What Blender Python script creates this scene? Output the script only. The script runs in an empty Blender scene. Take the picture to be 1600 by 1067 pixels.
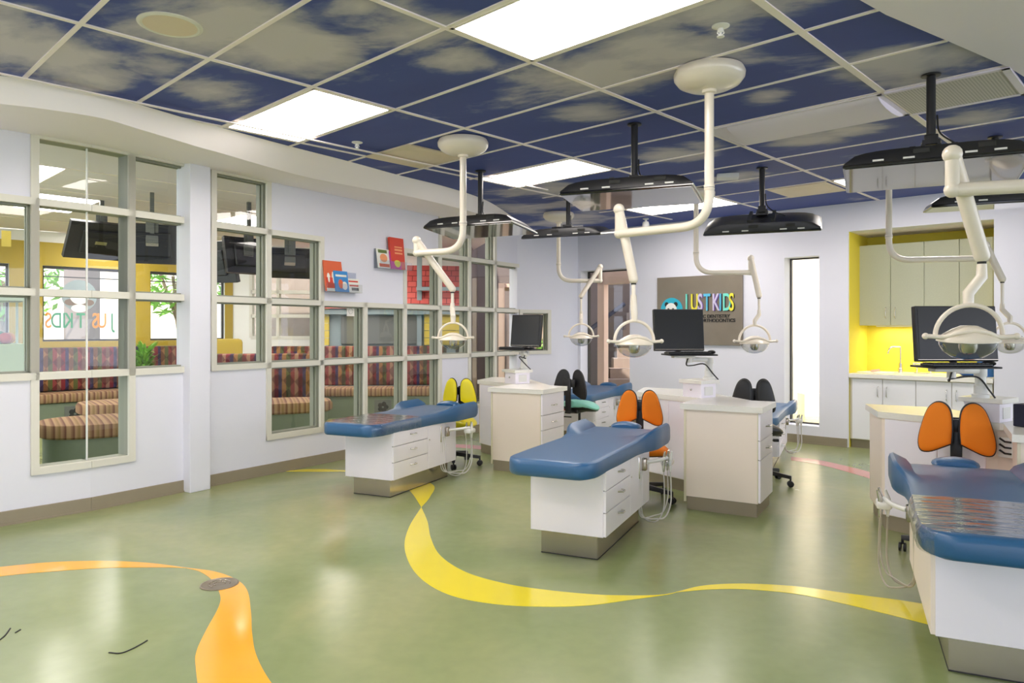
import bpy, bmesh, math, random
from mathutils import Vector, Matrix
random.seed(7)
SC = bpy.context.scene
# ---------------------------------------------------------------- camera, world, sun, exposure
CAMZ, FOC, HORY = 1.368, 1124.0, 514.5
CEIL = 2.827
cam_d = bpy.data.cameras.new('camera'); cam = bpy.data.objects.new('camera', cam_d)
SC.collection.objects.link(cam); SC.camera = cam
cam.location = (0, 0, CAMZ); cam.rotation_euler = (math.pi/2, 0, 0)
cam_d.sensor_width = 36; cam_d.lens = 36*FOC/1600; cam_d.shift_y = -(533.5-HORY)/1600
cam_d.clip_start = .05; cam_d.clip_end = 200
w = bpy.data.worlds.new('sky'); SC.world = w; w.use_nodes = True
WN = w.node_tree.nodes; WN['Background'].inputs[0].default_value = (.81, .855, 1.0, 1)
WN['Background'].inputs[1].default_value = 2.7
sd = bpy.data.lights.new('sun', 'SUN'); sun = bpy.data.objects.new('sun', sd); SC.collection.objects.link(sun)
sd.energy = 5.0; sd.angle = .02; sd.color = (1, .93, .82)
sun.rotation_euler = (math.radians(40), 0, math.radians(-14))
PANEL_E = 11.0
SC.view_settings.view_transform = 'Standard'; SC.view_settings.look = 'None'
SC.view_settings.gamma = 1; SC.view_settings.use_curve_mapping = False
SC.view_settings.exposure = 0.6
SC.cycles.use_denoising = True
SC.cycles.max_bounces = 8; SC.cycles.diffuse_bounces = 5; SC.cycles.glossy_bounces = 4
SC.cycles.transmission_bounces = 6; SC.cycles.transparent_max_bounces = 16
SC.cycles.caustics_reflective = False; SC.cycles.caustics_refractive = False
SC.cycles.sample_clamp_indirect = 6

# ---------------------------------------------------------------- measuring helpers
def ray(px): return (px-800.0)/FOC
def at_z(px, py, z=0.0):
    Y = (z-CAMZ)*FOC/(HORY-py); return Vector((ray(px)*Y, Y, z))
def on_ceiling(px, py, z=CEIL): return at_z(px, py, z)
def at_y(px, py, Y): return Vector((ray(px)*Y, Y, CAMZ+(HORY-py)/FOC*Y))
# ---------------------------------------------------------------- materials
M = {}
def mat(name, col, rough=.5, metal=0, spec=.5, coat=0, emit=0, bump=None, var=None, trans=0):
    m = bpy.data.materials.new(name); m.use_nodes = True
    nt = m.node_tree; b = nt.nodes['Principled BSDF']
    c = tuple(col)+(1,)
    b.inputs['Base Color'].default_value = c; b.inputs['Roughness'].default_value = rough
    b.inputs['Metallic'].default_value = metal; b.inputs['Specular IOR Level'].default_value = spec
    b.inputs['Coat Weight'].default_value = coat; b.inputs['Coat Roughness'].default_value = .08
    if emit:
        b.inputs['Emission Color'].default_value = c; b.inputs['Emission Strength'].default_value = emit
    tc = nt.nodes.new('ShaderNodeTexCoord')
    if var:
        sc, amt = var
        n = nt.nodes.new('ShaderNodeTexNoise'); n.inputs['Scale'].default_value = sc; n.inputs['Detail'].default_value = 4
        nt.links.new(tc.outputs['Object'], n.inputs['Vector'])
        mx = nt.nodes.new('ShaderNodeMix'); mx.data_type = 'RGBA'
        mx.inputs['A'].default_value = tuple(x*(1-amt) for x in col)+(1,)
        mx.inputs['B'].default_value = tuple(min(1, x*(1+amt)) for x in col)+(1,)
        nt.links.new(n.outputs['Fac'], mx.inputs['Factor']); nt.links.new(mx.outputs['Result'], b.inputs['Base Color'])
    if bump:
        sc, st = bump
        n = nt.nodes.new('ShaderNodeTexNoise'); n.inputs['Scale'].default_value = sc; n.inputs['Detail'].default_value = 3
        nt.links.new(tc.outputs['Object'], n.inputs['Vector'])
        bp = nt.nodes.new('ShaderNodeBump'); bp.inputs['Strength'].default_value = st; bp.inputs['Distance'].default_value = .01
        nt.links.new(n.outputs['Fac'], bp.inputs['Height']); nt.links.new(bp.outputs['Normal'], b.inputs['Normal'])
    M[name] = m; return m
def s2l(r, g, b): return tuple(((x/255)/12.92 if x/255 <= .04045 else ((x/255+.055)/1.055)**2.4) for x in (r, g, b))
mat('wall_paint', s2l(228, 228, 238), .7, var=(3, .015), bump=(220, .03))
mat('soffit_paint', s2l(250, 243, 248), .7)
mat('jamb_grey_green', s2l(150, 152, 137), .5)  # inner jambs darker and greener than the cream frame fronts
mat('white_ceiling', s2l(240, 232, 244), .8)
mat('frame_paint', s2l(222, 219, 207), .4)
mat('baseboard', s2l(150, 139, 118), .5, var=(6, .05))
mat('laminate', s2l(248, 243, 252), .35, var=(2, .01))
mat('laminate_edge', s2l(225, 217, 190), .4)
mat('laminate_warm', s2l(244, 230, 216), .38, var=(2, .01))
mat('counter', s2l(240, 237, 228), .25, coat=.1, var=(60, .03))
mat('steel', s2l(186, 176, 162), .22, metal=1, var=(8, .1))
mat('chrome', s2l(215, 212, 208), .18, metal=1)
mat('blue_vinyl', s2l(8, 84, 132), .42, spec=.7, coat=.4, bump=(350, .08)); M['blue_vinyl'].node_tree.nodes['Principled BSDF'].inputs['Coat Roughness'].default_value = .34
mat('cream_metal', s2l(230, 220, 203), .3, coat=.4)
mat('white_plastic', s2l(232, 231, 226), .35)
mat('black_plastic', (.008, .008, .009), .4)
mat('black_gloss', (.006, .006, .007), .07, coat=.5)
mat('screen_mirror', (.012, .012, .014), .03, spec=1.0, coat=1)
mat('screen_black', (.006, .006, .007), .3)
mat('shadow_gap', (.03, .03, .028), .8)
mat('orange_fabric', s2l(236, 128, 8), .75, bump=(500, .1))
mat('yellow_vinyl', s2l(226, 212, 22), .35, bump=(200, .04))
mat('teal_vinyl', s2l(140, 212, 196), .4)
mat('black_vinyl', (.012, .012, .012), .45)
mat('red_plastic', s2l(220, 60, 45), .4)
mat('hose', s2l(176, 168, 150), .45)
mat('hose_light', s2l(205, 203, 198), .4)
mat('yellow_wall', s2l(234, 216, 72), .6, var=(3, .02))
mat('mustard_wall', s2l(178, 154, 50), .7)
mat('grey_laminate', s2l(188, 192, 172), .55, var=(90, .09))
mat('door_white', s2l(236, 236, 240), .4)
mat('panel_glow', (1, .93, .88), .5, emit=PANEL_E)
mat('vent_beige', s2l(226, 210, 188), .6)
mat('grid_paint', s2l(252, 242, 240), .5)
mat('sign_board', s2l(138, 128, 114), .42, metal=.35, var=(5, .12))
mat('panda_blue', s2l(45, 178, 205), .5)
mat('white_paint', s2l(240, 240, 236), .5)
mat('black_paint', (.012, .012, .012), .5)
mat('letter_aqua', s2l(120, 222, 205), .4); mat('letter_yellow', s2l(236, 224, 70), .4)
mat('letter_lilac', s2l(205, 195, 225), .4); mat('letter_blue', s2l(95, 190, 225), .4)
mat('letter_purple', s2l(120, 80, 170), .4); mat('letter_orange', s2l(235, 150, 60), .5)
mat('letter_green', s2l(60, 150, 110), .5)
mat('stripe_yellow', s2l(238, 220, 46), .16, coat=.35, var=(4, .04))
mat('stripe_orange', s2l(250, 176, 38), .16, coat=.35, var=(4, .05))
mat('stripe_pink', s2l(214, 138, 128), .16, coat=.3)
mat('stripe_blue', s2l(70, 100, 170), .2)
mat('brass', s2l(150, 140, 125), .4, metal=.7)
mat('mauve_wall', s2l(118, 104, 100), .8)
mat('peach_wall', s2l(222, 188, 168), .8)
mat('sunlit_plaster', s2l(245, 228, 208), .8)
mat('concrete', s2l(150, 132, 122), .9, var=(6, .1))
mat('navy', s2l(22, 25, 48), .8)
mat('dark_frame', (.03, .027, .025), .5)
mat('acrylic', s2l(225, 226, 228), .15)
mat('grey_green', s2l(118, 128, 110), .6, var=(20, .06))
mat('blue_grey', s2l(140, 155, 158), .7)
mat('board_grey', s2l(105, 108, 104), .6)
mat('siding_yellow', s2l(214, 190, 80), .7)
mat('tvback', (.015, .015, .017), .35)
mat('leaf', s2l(120, 175, 60), .6, var=(8, .4))
mat('bark', s2l(120, 100, 80), .9)
mat('book_orange', s2l(225, 100, 55), .4); mat('book_blue', s2l(60, 140, 205), .4)
mat('book_red', s2l(212, 62, 38), .4); mat('book_magenta', s2l(205, 50, 150), .4)
mat('book_white', s2l(238, 236, 225), .4); mat('book_green', s2l(100, 120, 60), .5)
mat('paper', s2l(235, 232, 225), .6); mat('skin_print', s2l(240, 160, 110), .5)
mat('pale_green', s2l(205, 222, 198), .5)
mat('bin_blue', s2l(28, 95, 175), .4)

def nodes_of(m): return m.node_tree, m.node_tree.nodes['Principled BSDF']
def glassy(name, tint=(1, 1, 1), refl=1.0, base=.04):
    m = bpy.data.materials.new(name); m.use_nodes = True; nt = m.node_tree; nt.nodes.clear()
    o = nt.nodes.new('ShaderNodeOutputMaterial'); t = nt.nodes.new('ShaderNodeBsdfTransparent')
    t.inputs[0].default_value = tuple(tint)+(1,)
    g = nt.nodes.new('ShaderNodeBsdfGlossy'); g.inputs['Roughness'].default_value = .01
    fr = nt.nodes.new('ShaderNodeFresnel'); fr.inputs[0].default_value = 1.5
    mt = nt.nodes.new('ShaderNodeMath'); mt.operation = 'MULTIPLY'; mt.inputs[1].default_value = refl
    mx = nt.nodes.new('ShaderNodeMixShader')
    ge = nt.nodes.new('ShaderNodeNewGeometry'); sb = nt.nodes.new('ShaderNodeMath'); sb.operation = 'SUBTRACT'; sb.inputs[0].default_value = 1; sb.use_clamp = True
    m2 = nt.nodes.new('ShaderNodeMath'); m2.operation = 'MULTIPLY'; m2.use_clamp = True
    nt.links.new(ge.outputs['Backfacing'], sb.inputs[1]); nt.links.new(fr.outputs[0], mt.inputs[0])
    nt.links.new(mt.outputs[0], m2.inputs[0]); nt.links.new(sb.outputs[0], m2.inputs[1]); nt.links.new(m2.outputs[0], mx.inputs[0])
    nt.links.new(t.outputs[0], mx.inputs[1]); nt.links.new(g.outputs[0], mx.inputs[2]); nt.links.new(mx.outputs[0], o.inputs[0])
    M[name] = m; return m
glassy('glass', (.93, .96, .95), 1.3)
glassy('clear_plastic', (.90, .92, .95), 2.2)
glassy('lens', (.80, .80, .78), 3.0)
def wrap():
    m = glassy('plastic_wrap', (.86, .88, .90), 1.7); nt = m.node_tree
    g = [n for n in nt.nodes if n.type == 'BSDF_GLOSSY'][0]; g.inputs['Roughness'].default_value = .08
    tc = nt.nodes.new('ShaderNodeTexCoord'); mp = nt.nodes.new('ShaderNodeMapping'); mp.inputs['Scale'].default_value = (3, 15, 10)
    n = nt.nodes.new('ShaderNodeTexNoise'); n.inputs['Scale'].default_value = 1.6; n.inputs['Detail'].default_value = 3
    bp = nt.nodes.new('ShaderNodeBump'); bp.inputs['Strength'].default_value = .28; bp.inputs['Distance'].default_value = .02
    nt.links.new(tc.outputs['Object'], mp.inputs[0]); nt.links.new(mp.outputs[0], n.inputs['Vector'])
    nt.links.new(n.outputs['Fac'], bp.inputs['Height']); nt.links.new(bp.outputs[0], g.inputs['Normal'])
    for x in nt.nodes:
        if x.type == 'FRESNEL': nt.links.new(bp.outputs[0], x.inputs['Normal'])
wrap()
def ramp(nt, fac, stops):
    r = nt.nodes.new('ShaderNodeValToRGB'); e = r.color_ramp.elements
    while len(e) > 1: e.remove(e[-1])
    e[0].position = stops[0][0]; e[0].color = tuple(stops[0][1])+(1,)
    for p, c in stops[1:]:
        x = e.new(p); x.color = tuple(c)+(1,)
    nt.links.new(fac, r.inputs[0]); return r
CLOUDS = [(20, 70, .75), (-120, 40, .8), (150, 120, .42), (300, 50, .62), (400, 60, .5), (450, 85, .38), (310, 140, .42), (250, 105, .3), (640, 30, .42), (715, 95, .24), (930, 115, .6), (1020, 70, .6), (1130, 20, .5),
          (925, 175, .3), (860, 300, .8), (800, 325, .8), (880, 345, .9), (1040, 240, .42), (1090, 225, .3), (1270, 220, .42), (1330, 205, .3), (1440, 110, .5), (1400, 90, .3), (1530, 180, .35), (1200, 150, .2), (1150, 275, .35), (560, 10, .2)]
def cloud_mat():
    # sky picture printed on the tiles: cloud banks at fixed places, broken up by noise
    m = mat('cloud_tile', (.1, .1, .1), .65); nt, b = nodes_of(m)
    tc = nt.nodes.new('ShaderNodeTexCoord'); prev = None
    for px, py, r in CLOUDS:
        c = on_ceiling(px, py)
        d = nt.nodes.new('ShaderNodeVectorMath'); d.operation = 'DISTANCE'; d.inputs[1].default_value = c
        nt.links.new(tc.outputs['Object'], d.inputs[0])
        mr = nt.nodes.new('ShaderNodeMapRange'); mr.inputs['From Min'].default_value = 0; mr.inputs['From Max'].default_value = r*1.25
        mr.inputs['To Min'].default_value = 1; mr.inputs['To Max'].default_value = 0; nt.links.new(d.outputs['Value'], mr.inputs['Value'])
        o = mr.outputs[0]
        if prev is not None:
            mx = nt.nodes.new('ShaderNodeMath'); mx.operation = 'MAXIMUM'; nt.links.new(prev, mx.inputs[0]); nt.links.new(o, mx.inputs[1]); o = mx.outputs[0]
        prev = o
    mp = nt.nodes.new('ShaderNodeMapping'); mp.vector_type = 'TEXTURE'; mp.inputs['Rotation'].default_value = (0, 0, math.radians(-20)); mp.inputs['Scale'].default_value = (1.3, .75, 1)
    n = nt.nodes.new('ShaderNodeTexNoise'); n.inputs['Scale'].default_value = 1.5; n.inputs['Detail'].default_value = 8; n.inputs['Roughness'].default_value = .6; n.inputs['Distortion'].default_value = .3
    nt.links.new(tc.outputs['Object'], mp.inputs[0]); nt.links.new(mp.outputs[0], n.inputs['Vector'])
    s1 = nt.nodes.new('ShaderNodeMath'); s1.operation = 'MULTIPLY_ADD'; s1.inputs[1].default_value = 1.15; nt.links.new(n.outputs['Fac'], s1.inputs[0])
    s2 = nt.nodes.new('ShaderNodeMath'); s2.operation = 'MULTIPLY'; s2.inputs[1].default_value = .45; nt.links.new(prev, s2.inputs[0]); nt.links.new(s2.outputs[0], s1.inputs[2])
    r = ramp(nt, s1.outputs[0], [(.0, s2l(50, 66, 138)), (.69, s2l(62, 80, 154)), (.76, s2l(104, 114, 166)), (.84, s2l(168, 166, 186)), (1.0, s2l(206, 200, 208))])
    nt.links.new(r.outputs[0], b.inputs['Base Color'])
cloud_mat()
def floor_mat():
    m = mat('floor_green', (.3, .35, .2), .17, coat=.2); nt, b = nodes_of(m); b.inputs['Coat Roughness'].default_value = .24
    tc = nt.nodes.new('ShaderNodeTexCoord')
    n = nt.nodes.new('ShaderNodeTexNoise'); n.inputs['Scale'].default_value = .55; n.inputs['Detail'].default_value = 6; n.inputs['Distortion'].default_value = .6
    nt.links.new(tc.outputs['Object'], n.inputs['Vector'])
    r = ramp(nt, n.outputs['Fac'], [(.3, s2l(122, 137, 88)), (.48, s2l(137, 149, 100)), (.60, s2l(153, 158, 108)), (.8, s2l(136, 149, 108))])
    n2 = nt.nodes.new('ShaderNodeTexNoise'); n2.inputs['Scale'].default_value = 14; n2.inputs['Detail'].default_value = 5
    nt.links.new(tc.outputs['Object'], n2.inputs['Vector'])
    mx = nt.nodes.new('ShaderNodeMix'); mx.data_type = 'RGBA'; mx.blend_type = 'OVERLAY'; mx.inputs['Factor'].default_value = .09
    nt.links.new(r.outputs[0], mx.inputs['A']); nt.links.new(n2.outputs['Fac'], mx.inputs['B']); nt.links.new(mx.outputs['Result'], b.inputs['Base Color'])
    rr = nt.nodes.new('ShaderNodeMapRange'); rr.inputs['To Min'].default_value = .16; rr.inputs['To Max'].default_value = .32
    nt.links.new(n.outputs['Fac'], rr.inputs['Value']); nt.links.new(rr.outputs[0], b.inputs['Roughness'])
    bp = nt.nodes.new('ShaderNodeBump'); bp.inputs['Strength'].default_value = .06; bp.inputs['Distance'].default_value = .02
    n3 = nt.nodes.new('ShaderNodeTexNoise'); n3.inputs['Scale'].default_value = 3.5; n3.inputs['Detail'].default_value = 3
    nt.links.new(tc.outputs['Object'], n3.inputs['Vector'])
    nt.links.new(n3.outputs['Fac'], bp.inputs['Height']); nt.links.new(bp.outputs[0], b.inputs['Normal'])
floor_mat()
def pattern_mats():
    # patterned bench back: rows of warm coloured diamonds in vertical bands
    m = mat('diamond_fabric', (.3, .1, .1), .85); nt, b = nodes_of(m)
    tc = nt.nodes.new('ShaderNodeTexCoord'); mp = nt.nodes.new('ShaderNodeMapping'); mp.inputs['Scale'].default_value = (3.1, 3.1, 3.1)
    nt.links.new(tc.outputs['Object'], mp.inputs[0]); sx = nt.nodes.new('ShaderNodeSeparateXYZ'); nt.links.new(mp.outputs[0], sx.inputs[0])
    fx = nt.nodes.new('ShaderNodeMath'); fx.operation = 'FRACT'; nt.links.new(sx.outputs['X'], fx.inputs[0])
    band = ramp(nt, fx.outputs[0], [(0, s2l(118, 36, 42)), (.16, s2l(118, 36, 42)), (.17, s2l(56, 46, 82)), (.30, s2l(56, 46, 82)), (.31, s2l(142, 100, 58)), (.48, s2l(142, 100, 58)), (.49, s2l(84, 88, 44)), (.66, s2l(84, 88, 44)), (.67, s2l(128, 56, 52)), (.83, s2l(128, 56, 52)), (.84, s2l(146, 112, 88))])
    band.color_ramp.interpolation = 'CONSTANT'
    ck = nt.nodes.new('ShaderNodeTexChecker'); ck.inputs['Scale'].default_value = 1
    mp2 = nt.nodes.new('ShaderNodeMapping'); mp2.inputs['Scale'].default_value = (9, 0, 7); mp2.inputs['Rotation'].default_value = (0, math.radians(40), 0)
    nt.links.new(tc.outputs['Object'], mp2.inputs[0]); nt.links.new(mp2.outputs[0], ck.inputs['Vector'])
    ck.inputs['Color1'].default_value = (1, 1, 1, 1); ck.inputs['Color2'].default_value = (.42, .32, .36, 1)
    mx = nt.nodes.new('ShaderNodeMix'); mx.data_type = 'RGBA'; mx.blend_type = 'MULTIPLY'; mx.inputs['Factor'].default_value = .85
    nt.links.new(band.outputs[0], mx.inputs['A']); nt.links.new(ck.outputs['Color'], mx.inputs['B']); nt.links.new(mx.outputs['Result'], b.inputs['Base Color'])
    m = mat('stripe_fabric', (.3, .2, .1), .9); nt, b = nodes_of(m)
    tc = nt.nodes.new('ShaderNodeTexCoord'); sx = nt.nodes.new('ShaderNodeSeparateXYZ'); nt.links.new(tc.outputs['Object'], sx.inputs[0])
    mu = nt.nodes.new('ShaderNodeMath'); mu.operation = 'MULTIPLY'; mu.inputs[1].default_value = 6.5; nt.links.new(sx.outputs['X'], mu.inputs[0])
    fx = nt.nodes.new('ShaderNodeMath'); fx.operation = 'FRACT'; nt.links.new(mu.outputs[0], fx.inputs[0])
    r = ramp(nt, fx.outputs[0], [(0, s2l(150, 118, 88)), (.18, s2l(104, 66, 54)), (.26, s2l(164, 132, 100)), (.45, s2l(128, 102, 64)), (.55, s2l(158, 126, 96)), (.75, s2l(98, 58, 50)), (.82, s2l(160, 130, 98))])
    nt.links.new(r.outputs[0], b.inputs['Base Color'])
    m = mat('shingle_red', s2l(205, 80, 72), .8); nt, b = nodes_of(m)
    tc = nt.nodes.new('ShaderNodeTexCoord'); mp = nt.nodes.new('ShaderNodeMapping'); mp.inputs['Rotation'].default_value = (math.radians(90), 0, 0)
    nt.links.new(tc.outputs['Object'], mp.inputs[0])
    br = nt.nodes.new('ShaderNodeTexBrick'); br.inputs['Scale'].default_value = 3.0; br.inputs['Color1'].default_value = s2l(214, 104, 96)+(1,); br.inputs['Color2'].default_value = s2l(196, 84, 78)+(1,); br.inputs['Mortar'].default_value = s2l(130, 50, 48)+(1,)
    br.inputs['Brick Width'].default_value = .45; br.inputs['Row Height'].default_value = .3; br.inputs['Mortar Size'].default_value = .02
    nt.links.new(mp.outputs[0], br.inputs['Vector']); nt.links.new(br.outputs['Color'], b.inputs['Base Color'])
    m = mat('perforated', s2l(190, 186, 174), .6); nt, b = nodes_of(m)
    tc = nt.nodes.new('ShaderNodeTexCoord'); v = nt.nodes.new('ShaderNodeTexVoronoi'); v.inputs['Scale'].default_value = 60; v.inputs['Randomness'].default_value = 0
    nt.links.new(tc.outputs['Object'], v.inputs['Vector'])
    r = ramp(nt, v.outputs['Distance'], [(0, s2l(150, 148, 142)), (.3, s2l(160, 157, 150)), (.4, s2l(214, 208, 204))])
    nt.links.new(r.outputs[0], b.inputs['Base Color'])
pattern_mats()

# ---------------------------------------------------------------- mesh helpers
def NB(): return bmesh.new()
def box(bm, x0, x1, y0, y1, z0, z1, bev=0, seg=2):
    vs = [bm.verts.new((x, y, z)) for x in (x0, x1) for y in (y0, y1) for z in (z0, z1)]
    fs = [(0, 1, 3, 2), (4, 6, 7, 5), (0, 4, 5, 1), (2, 3, 7, 6), (0, 2, 6, 4), (1, 5, 7, 3)]
    ff = [bm.faces.new([vs[i] for i in f]) for f in fs]
    if bev:
        es = list({e for f in ff for e in f.edges})
        bmesh.ops.bevel(bm, geom=es, offset=bev, segments=seg, affect='EDGES', profile=.5, clamp_overlap=True)
    return bm
def cbox(bm, c, s, bev=0): return box(bm, c[0]-s[0]/2, c[0]+s[0]/2, c[1]-s[1]/2, c[1]+s[1]/2, c[2]-s[2]/2, c[2]+s[2]/2, bev)
def prism(bm, pts, z0, z1):
    a = [bm.verts.new((p[0], p[1], z0)) for p in pts]; b = [bm.verts.new((p[0], p[1], z1)) for p in pts]
    n = len(pts)
    try:
        bm.faces.new(a[::-1]); bm.faces.new(b)
    except ValueError: pass
    for i in range(n): bm.faces.new((a[i], a[(i+1) % n], b[(i+1) % n], b[i]))
    return bm
def catmull(pts, n=8):
    pts = [Vector(p) for p in pts]; out = []
    P = [pts[0]*2-pts[1]]+pts+[pts[-1]*2-pts[-2]]
    for i in range(1, len(P)-2):
        for k in range(n):
            t = k/n; a, b, c, d = P[i-1], P[i], P[i+1], P[i+2]
            out.append(.5*((2*b)+(c-a)*t+(2*a-5*b+4*c-d)*t*t+(3*b-a-3*c+d)*t**3))
    out.append(pts[-1]); return out
def fillet(pts, r, n=8):
    pts = [Vector(p) for p in pts]; out = [pts[0]]
    for i in range(1, len(pts)-1):
        a, b, c = pts[i-1], pts[i], pts[i+1]
        d1 = (a-b).normalized(); d2 = (c-b).normalized(); rr = min(r, (a-b).length*.49, (c-b).length*.49)
        p, q = b+d1*rr, b+d2*rr
        for k in range(n+1):
            t = k/n; out.append(p*(1-t)**2+b*2*t*(1-t)+q*t*t)
    out.append(pts[-1]); return out
def tube(bm, pts, r, seg=12, caps=True):
    pts = [Vector(p) for p in pts]; rings = []; up = None
    for i, p in enumerate(pts):
        d = (pts[min(i+1, len(pts)-1)]-pts[max(i-1, 0)])
        if d.length < 1e-9: d = Vector((0, 0, 1))
        d.normalize()
        if up is None:
            up = Vector((0, 0, 1)) if abs(d.z) < .9 else Vector((1, 0, 0))
        s = d.cross(up)
        if s.length < 1e-6: s = d.orthogonal()
        s.normalize(); up = s.cross(d).normalized()
        rr = r[i] if isinstance(r, (list, tuple)) else r
        rings.append([bm.verts.new(p+(s*math.cos(a)+up*math.sin(a))*rr) for a in [2*math.pi*k/seg for k in range(seg)]])
    for a, b in zip(rings, rings[1:]):
        for k in range(seg): bm.faces.new((a[k], a[(k+1) % seg], b[(k+1) % seg], b[k]))
    if caps:
        bm.faces.new(rings[0][::-1]); bm.faces.new(rings[-1])
    return bm
def lathe(bm, prof, seg=24, c=(0, 0, 0), axis='z'):
    rings = []
    for r, h in prof:
        ring = []
        for k in range(seg):
            a = 2*math.pi*k/seg; x, y = r*math.cos(a), r*math.sin(a)
            v = (x, y, h) if axis == 'z' else ((x, h, y) if axis == 'y' else (h, x, y))
            ring.append(bm.verts.new((c[0]+v[0], c[1]+v[1], c[2]+v[2])))
        rings.append(ring)
    for a, b in zip(rings, rings[1:]):
        for k in range(seg): bm.faces.new((a[k], a[(k+1) % seg], b[(k+1) % seg], b[k]))
    bm.faces.new(rings[0][::-1]); bm.faces.new(rings[-1]); return bm
def loft(bm, loops, caps=True):
    R = [[bm.verts.new(p) for p in l] for l in loops]
    for a, b in zip(R, R[1:]):
        n = len(a)
        for k in range(n): bm.faces.new((a[k], a[(k+1) % n], b[(k+1) % n], b[k]))
    if caps: bm.faces.new(R[0][::-1]); bm.faces.new(R[-1])
    return bm
def sphere(bm, c, r, s=(1, 1, 1), seg=16):
    m = Matrix.Translation(c) @ Matrix.Diagonal((r*s[0], r*s[1], r*s[2], 1))
    bmesh.ops.create_uvsphere(bm, u_segments=seg, v_segments=max(6, seg//2), radius=1, matrix=m); return bm
def tf(bm, m):
    bmesh.ops.transform(bm, matrix=m, verts=bm.verts); return bm
def part(name, bm, mt, parent=None, label=None, smooth=False, kind=None):
    bmesh.ops.recalc_face_normals(bm, faces=bm.faces)
    me = bpy.data.meshes.new(name); bm.to_mesh(me); bm.free()
    me.materials.append(M[mt])
    if smooth:
        me.shade_smooth() if hasattr(me, 'shade_smooth') else None
        me.set_sharp_from_angle(angle=math.radians(38))
    o = bpy.data.objects.new(name, me); SC.collection.objects.link(o)
    if parent: o.parent = parent
    if label: o['label'] = label
    if kind: o['kind'] = kind
    return o
def place(o, loc, rz=0, rx=0, ry=0): o.location = loc; o.rotation_euler = (rx, ry, rz); return o
def tag(o, label, cat, group=None, kind=None):
    o['label'] = label; o['category'] = cat
    if group: o['group'] = group
    if kind: o['kind'] = kind
    return o
def thing(name, label, cat, loc=(0, 0, 0), rz=0, group=None, rx=0, ry=0):
    o = bpy.data.objects.new(name, None); SC.collection.objects.link(o); o.empty_display_size = .1
    place(o, loc, rz, rx, ry); return tag(o, label, cat, group)
def struct(name, bm, mt, loc=(0, 0, 0), rz=0, smooth=False, parent=None):
    o = part(name, bm, mt, parent, smooth=smooth); place(o, loc, rz)
    if not parent: o['kind'] = 'structure'
    return o
# ================================================================ THE ROOM
class Wall:   # a vertical plane: local x along it, local y away from the room
    def __init__(s, o, e):
        s.o = Vector((o[0], o[1])); d = Vector((e[0], e[1]))-s.o; s.len = d.length; s.u = d/s.len
        s.rz = math.atan2(s.u.y, s.u.x); s.loc = (s.o.x, s.o.y, 0); s.n = Vector((-s.u.y, s.u.x))
    def s_of(s, px, off=0):
        r = ray(px); o = s.o+s.n*off; return (o.x-r*o.y)/(r*s.u.y-s.u.x)
    def z_of(s, px, py, off=0):
        t = s.s_of(px, off); Y = s.o.y+s.u.y*t+s.n.y*off; return CAMZ+(HORY-py)/FOC*Y
    def pt(s, t, off=0, z=0):
        p = s.o+s.u*t+s.n*off; return Vector((p.x, p.y, z))
L0 = Wall((-5.654, 2.6), (-3.181, 5.433))
L1 = Wall((-3.181, 5.433), (.0733, 10.39))
L2 = Wall((.0733, 10.39), (.995, 10.864))
BK = Wall((.995, 10.864), (8.0, 4.728))
WTOP = 2.9; TH = .135
def wall_cells(xs, zs, holes, th):
    bm = NB()
    for i in range(len(xs)-1):
        j = 0
        while j < len(zs)-1:
            if (i, j) in holes: j += 1; continue
            k = j
            while k < len(zs)-1 and (i, k) not in holes: k += 1
            box(bm, xs[i], xs[i+1], 0, th, zs[j], zs[k]); j = k
    return bm
ZR = [0, .35, 1.03, 1.634, 2.285, 2.765, WTOP]   # window rows
# --- L0: two bays left of the bend
x0 = [0, L0.s_of(-75), L0.s_of(54), L0.len]
struct('wall_left', wall_cells(x0, ZR, {(1, 2), (1, 3), (2, 1), (2, 2), (2, 3), (2, 4)}, TH), 'wall_paint', L0.loc, L0.rz)
# --- L1
cpx = [205, 300, 333, 419, 502, 570, 632, 687, 733, 773, 812]
cs = [0]+[L1.s_of(p) for p in cpx]+[L1.len]
H = set()
for i, rows in {0: (1, 2, 3, 4), 1: (2, 3, 4), 3: (2, 3, 4), 4: (1, 2, 3), 5: (1, 2), 6: (1, 2), 7: (1, 2, 3), 8: (2, 3, 4), 9: (1, 2, 3, 4), 10: (1, 2, 3)}.items():
    for r in rows: H.add((i, r))
struct('wall_left_long', wall_cells(cs, ZR, H, TH), 'wall_paint', L1.loc, L1.rz)
l2x = [0, .06, L2.s_of(858), L2.len]
struct('wall_left_end', wall_cells(l2x, [0, 1.03, 1.63, WTOP], {(1, 1)}, TH), 'wall_paint', L2.loc, L2.rz)
# --- window frames: bars between and around panes
def frame_bars(xs, zs, holes, ya=-.018, yb=.006, h=.026):
    bm = NB(); nx, nz = len(xs)-1, len(zs)-1
    for i in range(nx+1):
        for j in range(nz):
            if (i, j) in holes or (i-1, j) in holes:
                box(bm, xs[i]-h, xs[i]+h, ya, yb, zs[j]-h, zs[j+1]+h)
    for j in range(nz+1):
        for i in range(nx):
            if (i, j) in holes or (i, j-1) in holes:
                box(bm, xs[i]-h, xs[i+1]+h, ya-.0005, yb+.0005, zs[j]-h, zs[j]+h)
    return bm
def stops(xs, zs, holes):
    bm = NB()
    for i, j in holes:
        a, b, c, d = xs[i]+.025, xs[i+1]-.025, zs[j]+.025, zs[j+1]-.025
        for y0, y1 in ((.03, .05), (.075, .095)):
            t = .014
            box(bm, a, a+t, y0, y1, c, d); box(bm, b-t, b, y0, y1, c, d); box(bm, a, b, y0, y1, c, c+t); box(bm, a, b, y0, y1, d-t, d)
    return bm
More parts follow.
